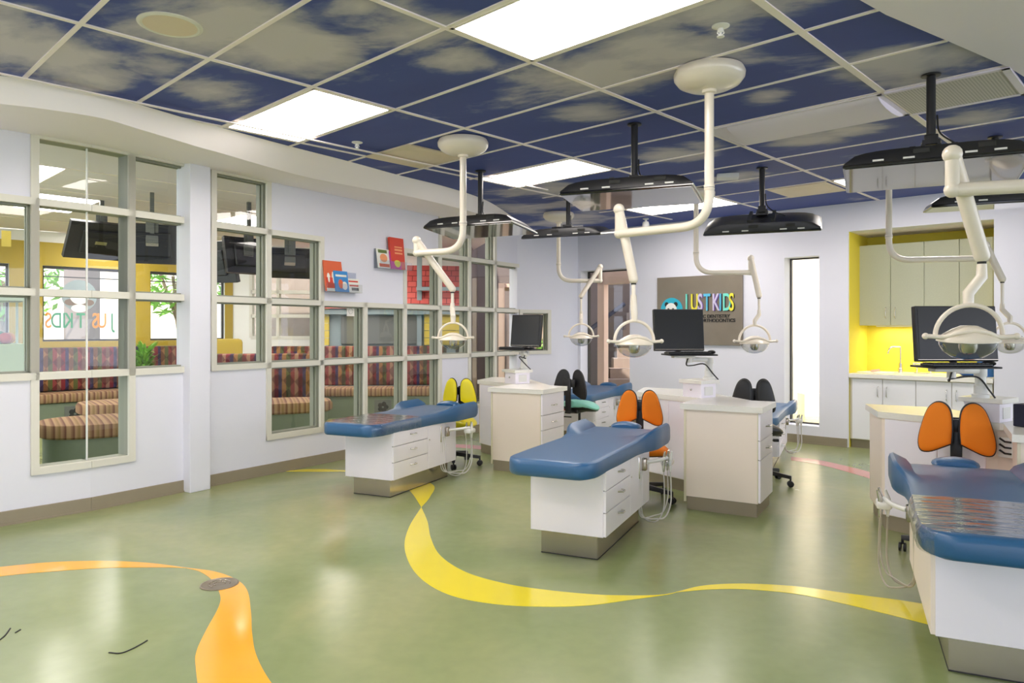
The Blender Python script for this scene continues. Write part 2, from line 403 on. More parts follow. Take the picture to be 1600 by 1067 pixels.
def glaze(xs, zs, holes, y=.0625):
    bm = NB()
    for i, j in holes:
        a, b, c, d = xs[i], xs[i+1], zs[j], zs[j+1]
        vs = [bm.verts.new(p) for p in ((a, y, c), (b, y, c), (b, y, d), (a, y, d))]; bm.faces.new(vs)
    return bm
def window(name, wall, xs, zs, holes):
    f = struct(name, frame_bars(xs, zs, holes), 'frame_paint', wall.loc, wall.rz)
    part('jamb', frame_bars(xs, zs, holes, .007, TH+.01, .0245), 'jamb_grey_green', f, 'grey-green inner jambs')
    part('glazing_bead', stops(xs, zs, holes), 'jamb_grey_green', f)
    part('pane', glaze(xs, zs, holes), 'glass', f)
    return f
window('window_1', L0, x0[1:3], ZR, {(0, 2), (0, 3)})
def bend_bars(L, xa, xb, left, ya=-.0185, yb=.006, h=.026):
    bm = NB()
    for z in ZR[1:6]: box(bm, xa-(h if left else 0), xb+(0 if left else h), ya, yb, z-h, z+h)
    x = xa if left else xb
    box(bm, x-h, x+h, ya+.0005, yb, ZR[1]-h, ZR[5]+h)
    return bm
HL = {(0, 1), (0, 2), (0, 3), (0, 4)}
f = struct('window_2', bend_bars(L0, x0[2], L0.len, True), 'frame_paint', L0.loc, L0.rz)
part('jamb', bend_bars(L0, x0[2], L0.len, True, .007, TH+.01, .0245), 'jamb_grey_green', f)
part('pane', glaze([x0[2], L0.len-.004], ZR, HL), 'glass', f)
part('pane_clip', box(NB(), L0.len-.012, L0.len-.004, .05, .07, ZR[1], ZR[5]), 'white_plastic', f)
f = struct('window_3', bend_bars(L1, 0, cs[1], False), 'frame_paint', L1.loc, L1.rz)
part('jamb', bend_bars(L1, 0, cs[1], False, .007, TH+.01, .0245), 'jamb_grey_green', f)
part('pane', glaze([.004, cs[1]], ZR, HL), 'glass', f)
window('window_4', L1, cs[1:3], ZR, {(0, 2), (0, 3), (0, 4)})
sub = cs[3:]; HH = {(i-3, j) for (i, j) in H if i >= 3}
window('window_5', L1, sub, ZR, HH)
window('window_6', L2, [l2x[1], l2x[2]], [1.03, 1.63], {(0, 0)})
# square post
sp = L1.s_of(297, -.1)
struct('trim_1', box(NB(), sp, sp+.19, -.1, .1, 0, 2.79, .006), 'wall_paint', L1.loc, L1.rz)
# --- back wall with two tall windows and the yellow niche
W1a, W1b = BK.s_of(907), BK.s_of(984); W2a, W2b = BK.s_of(1225.5), BK.s_of(1280)
Na, Nb = BK.s_of(1325.5), BK.s_of(1553)
BT = .22
struct('wall_back', wall_cells([0, W1a, W1b, W2a, W2b, Na, Nb, BK.len], [0, .21, 2.245, 2.50, WTOP],
       {(1, 1), (3, 1), (5, 0), (5, 1), (5, 2)}, BT), 'wall_paint', BK.loc, BK.rz)
def tall_window(name, a, b):
    bm = NB(); y0, y1, t = BT-.03, BT+.02, .016
    box(bm, a, a+t, y0, y1, .21, 2.245); box(bm, b-t, b, y0, y1, .21, 2.245)
    box(bm, a, b, y0, y1, .21, .21+t); box(bm, a, b, y0, y1, 2.245-t, 2.245)
    f = struct(name, bm, 'dark_frame', BK.loc, BK.rz)
    part('pane', glaze([a, b], [.21, 2.245], {(0, 0)}, BT-.005), 'glass', f)
tall_window('window_7', W1a, W1b); tall_window('window_8', W2a, W2b)
ND = .77
bm = NB(); t = .05
box(bm, Na-t, Na, BT, ND+t, 0, 2.5+t); box(bm, Nb, Nb+t, BT, ND+t, 0, 2.5+t); box(bm, Na-t, Nb+t, ND, ND+t, 0, 2.5)
# thin yellow lining over the wall thickness
box(bm, Na, Na+.004, .03, BT+.002, 0, 2.5); box(bm, Nb-.004, Nb, .03, BT+.002, 0, 2.5)
struct('wall_niche', bm, 'yellow_wall', BK.loc, BK.rz)
struct('ceiling_niche', box(NB(), Na-t, Nb+t, BT, ND+t, 2.5, 2.55), 'white_ceiling', BK.loc, BK.rz)
# --- baseboards
def base(name, W, spans):
    bm = NB()
    for a, b in spans: box(bm, a, b, -.012, 0, 0, .1, .003); box(bm, a, b, -.02, -.012, 0, .012)
    struct(name, bm, 'baseboard', W.loc, W.rz)
base('baseboard_left', L0, [(0, L0.len)]); base('baseboard_left_long', L1, [(0, sp), (sp+.19, L1.len)])
base('baseboard_left_end', L2, [(0, L2.len)]); base('baseboard_back', BK, [(0, Na-.01), (Nb+.01, BK.len)])
# --- floor
bm = NB(); box(bm, -16, 12, -4.5, 17, -.05, 0); struct('floor', bm, 'floor_green')
# --- unseen walls added to shape daylight; gaps and the open right side admit it
bm = NB(); box(bm, -5.9, 9.5, -4.7, -4.5, 0, .95); box(bm, -5.9, 9.5, -4.7, -4.5, 2.35, 2.95)
for x in (-5.9, -2.4, 1.4, 5.2, 9.3): box(bm, x, x+.2, -4.7, -4.5, .95, 2.35)
struct('wall_front_unseen', bm, 'wall_paint')
bm = NB(); box(bm, -5.9, -5.7, -4.5, 2.62, 0, 2.95); struct('wall_left_unseen', bm, 'wall_paint')
# --- ceiling
DA = Vector((.7211, -.6928)); DB = Vector((.6928, .7211)); GO = Vector((-1.20, 4.32)); GA, GB = 1.22, .618
def uv(u, v, z=CEIL): p = GO+DA*u*GA+DB*v*GB; return Vector((p.x, p.y, z))
bm = NB()
c_pts = [(-5.75, -4.5), (-5.75, 2.5)]+[(p.x, p.y) for p in (L0.pt(0, .1), L0.pt(L0.len, .1), L1.pt(L1.len, .1), BK.pt(0, .12), BK.pt(BK.len, .12))]+[(9.5, 4.6), (9.5, -4.5)]
prism(bm, c_pts, CEIL, CEIL+.12)
struct('ceiling', bm, 'cloud_tile')
# t-bar grid
ga = math.atan2(DA.y, DA.x)
def gridbar(bm, u0, v0, u1, v1, wd, dz=0):
    p, q = uv(u0, v0), uv(u1, v1); d = (q-p).normalized(); n = Vector((-d.y, d.x, 0))*wd/2
    a = [p+n, q+n, q-n, p-n]; prism(bm, [(x.x, x.y) for x in a][::-1], CEIL-.006-dz, CEIL+.001)
bm = NB()
for v in range(-9, 11):
    lo, hi = -1.6, 2.6
    if v >= 4: lo = -1.0-.06*(v-4)
    if v < 0: lo = -.9+.05*v
    if v == 0: lo = -1.1
    if 0 < v < 4: lo = -1.15-.07*v
    if v == 10: continue
    gridbar(bm, lo-.05, v, {0: 2.2, 1: 2.25, 2: 2.30, 3: 2.40}.get(v, 2.6 if v > 3 else 2.2), v, .024)
for u in range(-1, 3):
    gridbar(bm, u, -9 if u > -1 else -1, u, 10.4 if u > -1 else 9.8, .03 if u != 2 else .04, .0007)
struct('trim_2', bm, 'grid_paint')
# plain white drywall field on the right
edge = [(2.15, -9), (2.18, 0), (2.24, 1.3), (2.30, 2.1), (2.42, 3.1), (2.53, 4.05), (2.60, 5.0), (2.75, 6.5), (3.2, 8), (5, 9.5)]
ep = [uv(*e) for e in edge]
bm = NB(); prism(bm, [(p.x, p.y) for p in ep]+[(9.4, 3.4), (9.4, -4.4), (ep[0].x, -4.4)][0:3], CEIL-.012, CEIL-.001)
struct('ceiling_white', bm, 'white_ceiling')
# dropped edge (soffit) along the left wall
Tp = [(-260, 76), (0, 118), (60, 129), (153, 146), (213, 162), (312, 191), (348, 200), (455, 229), (545, 252), (625, 274), (690, 290), (745, 307), (776, 322), (808, 345), (820, 360)]
Mp = [(-260, 128), (0, 162), (60, 169), (156, 184), (222, 203), (312, 230), (348, 240), (464, 273), (552, 291), (640, 307), (700, 321), (752, 335), (782, 345), (812, 356), (824, 362)]
Tw = [on_ceiling(x, y, CEIL-.003) for x, y in Tp]; Mw = [at_z(x, y, 2.70) for x, y in Mp]
Mw[-1] = Tw[-1]+Vector((0, .02, -.005)); Mw[-2].z = 2.80; Mw[-3].z = 2.77
Mw[-2] = at_z(Mp[-2][0], Mp[-2][1], 2.80); Mw[-3] = at_z(Mp[-3][0], Mp[-3][1], 2.77)
def wallpoint(k, n):
    tot = L0.len+L1.len+L2.len*.3; f = k/(n-1)*tot
    for W in (L0, L1, L2):
        if f <= W.len: return W.pt(f, .05, 2.765)
        f -= W.len
    return L2.pt(L2.len*.3, .05, 2.765)
Ww = [wallpoint(k, len(Tw)) for k in range(len(Tw))]
Ww = []
for k, (x, y) in enumerate(Mp):
    for W in (L0, L1, L2):
        s = W.s_of(x, .05)
        if -.02 <= s <= W.len+.02 or (W is L0 and x < 0): Ww.append(W.pt(s, .05, 2.765)); break
    else: Ww.append(L1.pt(L1.len, .05, 2.765))
Tw, Mw, Ww = catmull(Tw, 5), catmull(Mw, 5), catmull(Ww, 5)
bm = NB(); rows = [[bm.verts.new(p) for p in r] for r in (Tw, Mw, Ww, [Vector((p.x, p.y, CEIL+.002)) for p in Ww])]
for a, b in zip(rows, rows[1:]+rows[:1]):
    for k in range(len(a)-1):
        bm.faces.new((a[k], a[k+1], b[k+1], b[k]))
bm.faces.new([r[0] for r in rows][::-1]); bm.faces.new([r[-1] for r in rows])
o = struct('ceiling_soffit', bm, 'soffit_paint', smooth=True); o.data.set_sharp_from_angle(angle=math.radians(14))
# --- floor stripes: inlaid colour
def pl(pts): return [at_z(x, y) for x, y in pts]
def ribbon(name, left, right, mt, n=10):
    a, b = catmull(pl(left), n), catmull(pl(right), n)
    m = min(len(a), len(b)); a = [a[round(i*(len(a)-1)/(m-1))] for i in range(m)]; b = [b[round(i*(len(b)-1)/(m-1))] for i in range(m)]
    bm = loft(NB(), [[(p.x, p.y, .0015), (q.x, q.y, .0015), (q.x, q.y, .0002), (p.x, p.y, .0002)] for p, q in zip(a, b)])
    struct(name, bm, mt)
ribbon('trim_3', [(658, 793), (640, 822), (632, 852), (642, 885), (668, 912), (710, 932), (775, 944), (850, 948), (920, 946), (980, 938), (1040, 929.5), (1056, 926)],
       [(658.6, 793), (668, 815), (673, 840), (688, 868), (728, 894), (790, 912), (855, 922), (930, 929), (990, 930.5), (1020, 930), (1040, 928.5), (1056, 925.4)], 'stripe_yellow')
ribbon('trim_4', [(1056, 925), (1100, 915), (1160, 912), (1240, 916), (1330, 928), (1400, 937), (1460, 946), (1560, 958)],
       [(1056, 925.6), (1110, 921), (1170, 921), (1250, 929), (1330, 946), (1400, 963), (1460, 978), (1560, 1000)], 'stripe_yellow')
ribbon('trim_5', [(658.6, 793), (643, 770), (620, 752), (560, 738), (520, 733.6), (480, 733), (445, 736)],
       [(658, 793), (672, 776), (676, 757), (630, 742), (560, 737), (500, 737), (445, 736.5)], 'stripe_yellow')
ribbon('trim_6', [(-120, 900), (0, 886), (80, 878.5), (160, 876.5), (225, 879), (262, 883), (290, 887)], [(-120, 918), (0, 900.5), (80, 893), (160, 887.5), (225, 886.5), (262, 886.5), (290, 887.4)], 'stripe_orange')
ribbon('trim_7', [(290, 887), (335, 893), (368, 905), (386, 922), (392, 955), (394, 990), (401, 1025), (424, 1067), (470, 1120)],
       [(290, 887.4), (312, 893), (332, 907), (344, 930), (341, 950), (322, 985), (307, 1018), (306, 1045), (316, 1120)], 'stripe_orange')
ribbon('trim_8', [(1236, 713.5), (1280, 719), (1330, 730), (1378, 743), (1430, 760)], [(1236, 719), (1280, 726), (1330, 739), (1378, 754), (1430, 774)], 'stripe_pink')
ribbon('trim_9', [(700, 694.5), (720, 694.5), (760, 697), (860, 706)], [(700, 699), (720, 699.5), (760, 703), (860, 713)], 'stripe_pink')
# ================================================================ CEILING THINGS
GR = ga
def panel(u0, u1, v0, v1, label, group='recessed ceiling light panels'):
    c = uv((u0+u1)/2, (v0+v1)/2, CEIL); lx, ly = (u1-u0)*GA/2-.012, (v1-v0)*GB/2-.012
    t = thing('ceiling_light', label, 'ceiling light', (c.x, c.y, CEIL), GR, group)
    bm = NB(); e = .02
    for a in ((-lx, lx, -ly, -ly+e), (-lx, lx, ly-e, ly), (-lx, -lx+e, -ly, ly), (lx-e, lx, -ly, ly)): box(bm, *a, -.008, -.001)
    part('light_frame', bm, 'grid_paint', t)
    part('diffuser', box(NB(), -lx+e-.004, lx-e+.004, -ly+e-.004, ly-e+.004, -.006, -.001), 'panel_glow', t)
panel(-1, 0, 0, 1, 'glowing white ceiling panel nearest the left wall, above the long window grid')
panel(1, 2, 0, 1, 'largest glowing ceiling panel at top centre of the photo')
panel(-1, 0, 4, 5, 'glowing ceiling panel between the left dome and the centre television')
panel(-1, 0, 8, 9, 'farthest glowing ceiling panel, above the wall sign, partly behind a television')
panel(1, 2, 8, 9, 'glowing ceiling strip seen below the nearest television, close to the yellow niche')
for u, v in ((-1, -4), (1, -4), (1, -8), (-1, -8)):
    c = uv(u+.5, v+.5)
    if c.y > -4.2: panel(u, u+1, v, v+1, 'glowing ceiling panel behind the viewer, '+{(-1, -4): 'left and near', (1, -4): 'right and near', (1, -8): 'right and far back', (-1, -8): 'left and far back'}[(u, v)])
# unlit troffer and perforated return
c = uv(1.5, 4.5); t = thing('ceiling_vent', 'long white unlit recessed ceiling trough above the right hand television', 'ceiling vent', (c.x, c.y, CEIL), GR)
bm = NB(); lx, ly = .6, .3
for a in ((-lx, -lx+.03, -ly, ly), (lx-.03, lx, -ly, ly), (-lx, lx, -ly, -ly+.03), (-lx, lx, ly-.03, ly)): box(bm, *a, -.012, -.001)
part('vent_frame', bm, 'white_ceiling', t)
bm = NB(); loops = []
for k in range(9):
    a = math.pi*k/8; y = -math.cos(a)*.27; z = -.004-.05*math.sin(a)
    loops.append((y, z))
vs = [[bm.verts.new((x, y, z)) for y, z in loops] for x in (-.44, .57)]
box(bm, -.58, -.44, -.27, .27, -.01, -.002)
for k in range(8): bm.faces.new((vs[0][k], vs[0][k+1], vs[1][k+1], vs[1][k]))
bm.faces.new(vs[0][::-1]); bm.faces.new(vs[1])
part('curved_reflector', bm, 'white_ceiling', t, smooth=True)
c = uv(2.27, 4.5); t = thing('ceiling_vent', 'perforated metal ceiling grille beside the pole of the nearest television', 'ceiling vent', (c.x, c.y, CEIL), GR)
part('perforated_panel', box(NB(), -.32, .28, -.28, .28, -.014, -.002), 'perforated', t)
bm = NB()
for a in ((-.32, .32, -.31, -.28), (-.32, .32, .28, .31), (.28, .32, -.31, .31)): box(bm, *a, -.018, -.001)
part('vent_frame', bm, 'white_ceiling', t)
for (u, v, L) in ((-.76, 2.45, 'square beige ceiling air diffuser beside the left dome'), (.72, 8.5, 'beige ceiling air panel near the back wall')):
    c = uv(u, v); t = thing('ceiling_vent', L, 'ceiling vent', (c.x, c.y, CEIL), GR)
    bm = NB(); hh = .295
    part('diffuser_plate', box(bm, -hh, hh, -hh, hh, -.014, -.001, .003), 'vent_beige', t)
    part('cone', lathe(NB(), [(.24, -.014), (.23, -.018), (.16, -.0145), (.15, -.02), (.05, -.022)], 32), 'vent_beige', t, smooth=True)
c = on_ceiling(266, 38); t = thing('ceiling_speaker', 'round cream ceiling speaker at top left', 'speaker', (c.x, c.y, CEIL))
part('speaker_ring', lathe(NB(), [(.145, -.001), (.145, -.006), (.13, -.012), (.118, -.008)], 40), 'frame_paint', t, smooth=True)
part('speaker_grille', lathe(NB(), [(.12, -.003), (.12, -.009), (.0, -.011)][:2]+[(.02, -.0105)], 40), 'vent_beige', t, smooth=True)
for (px, py, L) in ((1126, 40, 'white ceiling sprinkler head near the right hand dome'), (558, 222, 'white ceiling sprinkler head left of the left dome')):
    c = on_ceiling(px, py); t = thing('sprinkler_head', L, 'sprinkler', (c.x, c.y, CEIL), 0, 'ceiling sprinkler heads')
    part('escutcheon', lathe(NB(), [(.042, -.001), (.042, -.005), (.025, -.012), (.014, -.014)], 24), 'white_plastic', t, smooth=True)
    bm = NB(); lathe(bm, [(.012, -.012), (.012, -.03), (.006, -.034), (.006, -.05), (.018, -.052), (.018, -.055)], 16)
    tube(bm, [(-.011, 0, -.02), (-.016, 0, -.036), (0, 0, -.05)], .003, 6); tube(bm, [(.011, 0, -.02), (.016, 0, -.036), (0, 0, -.05)], .003, 6)
    part('nozzle', bm, 'white_plastic', t, smooth=True)
c = on_ceiling(1137, 272); o = part('smoke_detector', box(NB(), -.1, .1, -.07, .07, -.045, -.001, .01), 'white_plastic'); place(o, (c.x, c.y, CEIL), GR+.5)
tag(o, 'small white rectangular detector box on the ceiling behind the right hand dome', 'detector')
c = on_ceiling(1009, 341); t = thing('security_camera', 'small white ceiling camera above the left of the wall sign', 'camera', (c.x, c.y, CEIL))
part('camera_mount', lathe(NB(), [(.04, -.001), (.04, -.015), (.015, -.025), (.015, -.05)], 16), 'white_plastic', t, smooth=True)
part('camera_body', lathe(NB(), [(.035, -.045), (.045, -.07), (.05, -.12), (.04, -.125)], 16), 'white_plastic', t, smooth=True)
# drain cover in floor
c = at_z(343, 913); t = thing('floor_drain_cover', 'round grey metal floor cover beside the orange stripe', 'floor cover', (c.x, c.y, 0))
part('plate', lathe(NB(), [(.098, .0), (.098, .004), (.09, .006), (.088, .0045), (.02, .005)], 36), 'brass', t, smooth=True)
bm = NB()
for r in (.03, .055):
    tube(bm, [(r*math.cos(a), r*math.sin(a), .006) for a in [i*math.pi*1.4/14 for i in range(15)]], .003, 6)
part('relief', bm, 'steel', t, smooth=True)
for i, (pts) in enumerate(([(170, 1020), (188, 1021), (205, 1015), (222, 1006), (230, 1001)], [(0, 1000), (8, 993), (16, 982)], [(24, 989), (32, 984)])):
    o = part('scuff_mark', tube(NB(), [Vector((p.x, p.y, .001)) for p in catmull(pl(pts), 5)], .0035, 6), 'shadow_gap')
    tag(o, ['long dark curved scuff on the green floor left of the orange stripe', 'dark scuff on the floor at the left photo edge', 'tiny dark scuff on the floor near the left edge'][i], 'scuff')

# ================================================================ TELEVISIONS
def tv(cx, cy, z, rz, tilt, label, mlabel, wd=.90, dp=.54, pole_off=(0, 0), tipz=2.45, roll=0):
    t = thing('television', label, 'television', (cx, cy, z), rz, 'face-down ceiling televisions', rx=tilt, ry=roll)
    W2, D2 = wd/2, dp/2
    part('bezel', box(NB(), -W2, W2, -D2, D2, 0, .02, .006), 'black_gloss', t)
    part('screen', box(NB(), -W2+.012, W2-.012, -D2+.012, D2-.012, -.003, .002), 'screen_mirror', t)
    n = 17; loops = []
    for i in range(n):
        s = -1+2*i/(n-1); h = .014+.062*max(0, 1-abs(s)**5)**.6; x = s*(W2-.006)
        yy = D2-.004
        loops.append([(x, -yy, .018), (x, -yy+.002, .018+h*.6), (x, -yy+.012, .016+h), (x, -.12, .018+h+.004), (x, .12, .018+h+.004), (x, yy-.06, .016+h*.8), (x, yy, .02+.2*h), (x, yy, .018)])
    part('back_shell', loft(NB(), loops), 'tvback', t, smooth=True)
    part('chrome_edge', tube(NB(), [(W2, -D2, .01), (W2+.002, 0, .01), (W2, D2, .01)], .006, 8), 'white_plastic', t, smooth=True)
    for x in (-.27, -.12, .17, .30):
        part('sticker', box(NB(), x*wd/.9-.028, x*wd/.9+.028, -D2-.0012, -D2+.004, .026, .036), 'white_plastic', t)
    for x in (-.06, .24):
        part('port_cluster', box(NB(), x-.04, x+.04, -D2+.0, -D2+.01, .05, .078, .004), 'shadow_gap', t)
    part('mount_plate', box(NB(), -.12, .12, -.1, .1, .088, .102), 'black_plastic', t)
    bm = NB()
    for x in (-.1, .1): box(bm, x-.015, x+.015, -.2, .2, .09, .112)
    part('mount_rail', bm, 'black_plastic', t)
    px_, py_ = cx+pole_off[0], cy+pole_off[1]
    m = thing('television_mount', mlabel, 'television mount', (px_, py_, CEIL), rz, 'black ceiling poles for televisions')
    part('ceiling_plate', lathe(NB(), [(.05, -.001), (.05, -.01), (.03, -.014)], 20), 'black_plastic', m, smooth=True)
    L = tipz-CEIL
    part('pole', tube(NB(), [(0, 0, -.01), (0, 0, L)], .024, 16), 'black_plastic', m, smooth=True)
    bm = NB(); box(bm, -.035, .035, -.03, .03, L-.05, L+.01, .006)
    zb = z+.112-CEIL
    box(bm, -.045, -.03, -.03, .03, zb, L-.02); box(bm, .03, .045, -.03, .03, zb, L-.02)
    box(bm, -.05, .05, -.05, .05, zb-.008, zb+.012)
    part('tilt_bracket', bm, 'black_plastic', m)
    for x in (-.047, .047):
        part('bolt', lathe(NB(), [(.012, -.004), (.012, .004)], 12, (x, 0, L-.04), 'x'), 'chrome', m)
    part('cable', tube(NB(), catmull([(.03, 0, L+.12), (.04, -.02, L+.02), (.10, -.05, L-.05), (.2, -.06, zb-.03)], 8), .005, 8), 'black_plastic', m, smooth=True)
    return t
RZT = -27.5
R = math.radians
p1 = at_z(735, 350, 2.29); 
tv(-.29, 6.62, 2.27, R(-26), R(-4), 'wide black television face down behind the left dome pole', 'black ceiling pole of the television behind the left dome pole', tipz=2.42)
tv(.84, 5.02, 2.275, R(-22), R(-3.0), 'black television face down between the two cream dome lights, centre of the ceiling', 'black ceiling pole of the centre television', pole_off=(.03, .09), tipz=2.45)
tv(.63, 8.05, 2.41, R(-24), R(8.5), 'television seen edge-on, the smallest one, left of centre', 'black pole of the edge-on television', tipz=2.52, wd=.92)
tv(2.26, 6.50, 2.29, R(-22), R(20), 'black television tilted back above the wall sign and narrow window', 'black ceiling pole of the tilted television above the wall sign', tipz=2.47, wd=.98, dp=.5)
tv(2.40, 4.12, 2.255, R(-27), R(-5), 'nearest television at upper right, mirror-like screen facing down', 'black ceiling pole of the nearest television', tipz=2.47)
tv(3.66, 5.45, 2.30, R(-24), R(4), 'partly hidden television at the right edge above the yellow niche', 'black pole of the television at the right edge', tipz=2.46)

# ================================================================ DENTAL LIGHTS
def dental_light(dome, arm_end, zarm, knz, a2, a2z, lampc, label, hs=1.0, hrot=0, tilt=0, rp=.026):
    """dome: ceiling xy; arm_end xy; a2: xy of lower end of the spring arm; lampc: xyz of lamp"""
    ox, oy = dome
    t = thing('dental_light', label, 'dental light', (ox, oy, CEIL), 0, 'cream ceiling-hung exam lights')
    q = lambda x, y, z: (x-ox, y-oy, z-CEIL)
    part('canopy', lathe(NB(), [(.155, -.001), (.185, -.006), (.196, -.03), (.193, -.055), (.17, -.085), (.13, -.105), (.08, -.118), (.04, -.12), (.04, -.135), (.03, -.14)], 40), 'cream_metal', t, smooth=True)
    e = arm_end; d = Vector((e[0]-ox, e[1]-oy, 0))
    path = fillet([(0, 0, -.12), (0, 0, zarm-CEIL), q(e[0], e[1], zarm)], .17, 10)
    part('support_tube', tube(NB(), path, rp, 20), 'cream_metal', t, smooth=True)
    part('joint_collar', lathe(NB(), [(rp+.001, 0), (rp+.004, .004), (rp+.004, .03), (rp+.001, .034)], 20, (0, 0, zarm-CEIL+.19)), 'cream_metal', t, smooth=True)
    part('joint_ring', lathe(NB(), [(rp+.0046, 0), (rp+.0046, .002)], 20, (0, 0, zarm-CEIL+.205)), 'shadow_gap', t)
    bm = NB(); sphere(bm, q(e[0], e[1], zarm), rp*1.15); tube(bm, [q(e[0], e[1], zarm), q(e[0], e[1], knz-.02)], rp*.95, 18)
    sphere(bm, q(e[0], e[1], knz), rp*1.35)
    part('elbow_joint', bm, 'cream_metal', t, smooth=True)
    off = Vector((a2[0]-e[0], a2[1]-e[1], 0)); off = off.normalized() if off.length > 0 else Vector((1, 0, 0))
    side = Vector((-off.y, off.x, 0))*-.0
    A_ = Vector(q(e[0], e[1], knz))+side; B_ = Vector(q(a2[0], a2[1], a2z))+side
    bm = NB(); tube(bm, [A_, B_], rp*1.1, 18); sphere(bm, A_, rp*1.1); sphere(bm, B_, rp*1.1)
    part('spring_arm', bm, 'cream_metal', t, smooth=True)
    part('arm_gap', tube(NB(), [B_+Vector((0, 0, -rp*.9)), B_+Vector((0, 0, -rp*1.25))], .016, 10), 'shadow_gap', t)
    L = Vector(q(*lampc)); top = L+Vector((0, 0, .155*hs))
    part('drop_tube', tube(NB(), [B_+Vector((0, 0, -.02)), Vector((B_.x, B_.y, top.z+.12))], .0125, 14), 'cream_metal', t, smooth=True)
    part('swivel', tube(NB(), [Vector((B_.x, B_.y, top.z+.15)), Vector((B_.x, B_.y, top.z+.10)), top+Vector((0, 0, .035)), top+Vector((0, 0, -.012))], [.017, .021, .021, .018], 14), 'cream_metal', t, smooth=True)
    Mx = Matrix.Translation(L) @ Matrix.Rotation(hrot, 4, 'Z') @ Matrix.Rotation(tilt, 4, 'X') @ Matrix.Scale(hs, 4)
    bm = NB(); tube(bm, [(.125*math.cos(a), 0, .02+.125*math.sin(a)) for a in [math.pi*k/20 for k in range(21)]], .0095, 10)
    part('yoke', tf(bm, Mx), 'cream_metal', t, smooth=True)
    bm = NB(); lathe(bm, [(.003, .062), (.03, .06), (.06, .046), (.09, .026), (.112, .006), (.114, -.002), (.108, -.004), (.06, .01), (.01, .02)], 32)
    tf(bm, Matrix.Diagonal((1.05, .72, 1, 1)))
    part('lamp_head', tf(bm, Mx), 'cream_metal', t, smooth=True)
    bm = NB(); lathe(bm, [(.107, -.002), (.104, -.02), (.09, -.045), (.06, -.068), (.025, -.078), (.004, -.08)], 32); tf(bm, Matrix.Diagonal((1.03, .7, 1, 1)))
    part('lens', tf(bm, Mx), 'lens', t, smooth=True)
    bm = NB(); lathe(bm, [(.034, .01), (.034, -.03), (.026, -.05), (.01, -.056)], 20)
    part('reflector_core', tf(bm, Mx), 'chrome', t, smooth=True)
    for sgn in (-1, 1):
        bm = NB(); tube(bm, catmull([(0, -.045, .045), (sgn*.05, -.05, .038), (sgn*.10, -.03, .018), (sgn*.165, -.02, .020)], 6), .0095, 10); sphere(bm, (sgn*.168, -.02, .020), .0135)
        part('handle', tf(bm, Mx), 'cream_metal', t, smooth=True)
    return t
def XY(px, Y): return (ray(px)*Y, Y)
dental_light(XY(723.5, 5.53), XY(651, 5.72), 1.975, 2.075, XY(707, 5.75), 1.69, (*XY(708, 5.65), 1.285), 'cream ceiling light with dome, arm folding left over the yellow stool', hs=.93)
dental_light((1.105, 4.03), XY(967, 4.42), 1.955, 2.105, XY(990, 4.42), 1.675, (*XY(991, 4.42), 1.275), 'cream ceiling light with the large dome and curved arm, over the centre bed', hs=1.0, hrot=.15)
dental_light((.583, 9.0), XY(938, 9.0), 1.975, 2.15, XY(908, 8.9), 1.78, (*XY(908, 8.75), 1.26), 'small far cream light in front of the stairwell window', hs=1.2)
dental_light((1.935, 7.56), XY(1173, 7.56), 1.965, 2.115, XY(1186, 7.5), 1.72, (*XY(1179, 7.5), 1.22), 'cream light hanging right of the wall sign', hs=1.3)
dental_light((2.55, 2.42), XY(1488, 2.72), 1.895, 2.03, XY(1534, 2.80), 1.655, (*XY(1513, 2.80), 1.325), 'largest, nearest cream light hanging in front of the right hand monitor', hs=.95, hrot=-.2, tilt=.12)
dental_light((3.285, 6.27), XY(1540, 6.1), 1.97, 2.08, XY(1566, 6.05), 1.79, (*XY(1578, 6.0), 1.255), 'cream light at the right edge behind the nearest one, over the white wall', hs=1.15)

# ================================================================ EXAM BEDS
def bed_cushion(scale_z=1):
    """lofted pad: foot end at y=-.32, raised wings at the head end"""
    ys = [-.325, -.32, -.31, -.29, -.26, -.22, -.17, -.1, 0, .2, .4, .6, .74, .82, .90, .98, 1.06, 1.14, 1.2, 1.225, 1.235]
    loops = []
    for y in ys:
        hw = .275
        if y < -.17: hw = .275-.145+math.sqrt(max(0, .145**2-(-.17-y)**2*(.145/.16)**2))
        lift = 0
        if y > .6:
            k = min(1, (y-.66)/.24) if y > .66 else 0; k = k*k*(3-2*k); hw = .275+.062*k; lift = .058*k
        top, bot = .622, .525
        e = 0
        if y < -.29: e = (.035+(y+.29))/.035; e = max(0, min(1, e)); e = .026*(1-math.sqrt(max(0, 1-(1-e)**2)))
        if y > 1.2: e = (y-1.2)/.035; e = .03*(1-math.sqrt(max(0, 1-e*e)))
        top -= e; bot += e*.8
        c = -.205+.027*min(1, max(0, y/.9)); r = .028
        prof = []
        # clockwise from left bottom
        prof += [(-hw+r, bot), (-hw+.008, bot+.006), (-hw, bot+.02)]
        prof += [(-hw, top+lift-.024), (-hw+.006, top+lift-.007), (-hw+.022, top+lift)]
        inner = hw-.022-(.085 if lift else .04)
        prof += [(-inner-.02, top+lift*.45+.0), (-inner, top+.001), (-inner*.5, top+.003), (0, top+.004), (inner*.5, top+.003), (inner, top+.001), (inner+.02, top+lift*.45)]
        prof += [(hw-.022, top+lift), (hw-.006, top+lift-.007), (hw, top+lift-.024), (hw, bot+.02), (hw-.008, bot+.006), (hw-r, bot)]
        # wings flare slightly downwards
        loops.append([(c+px, y, z) for px, z in prof])
    bm = loft(NB(), loops)
    return bm
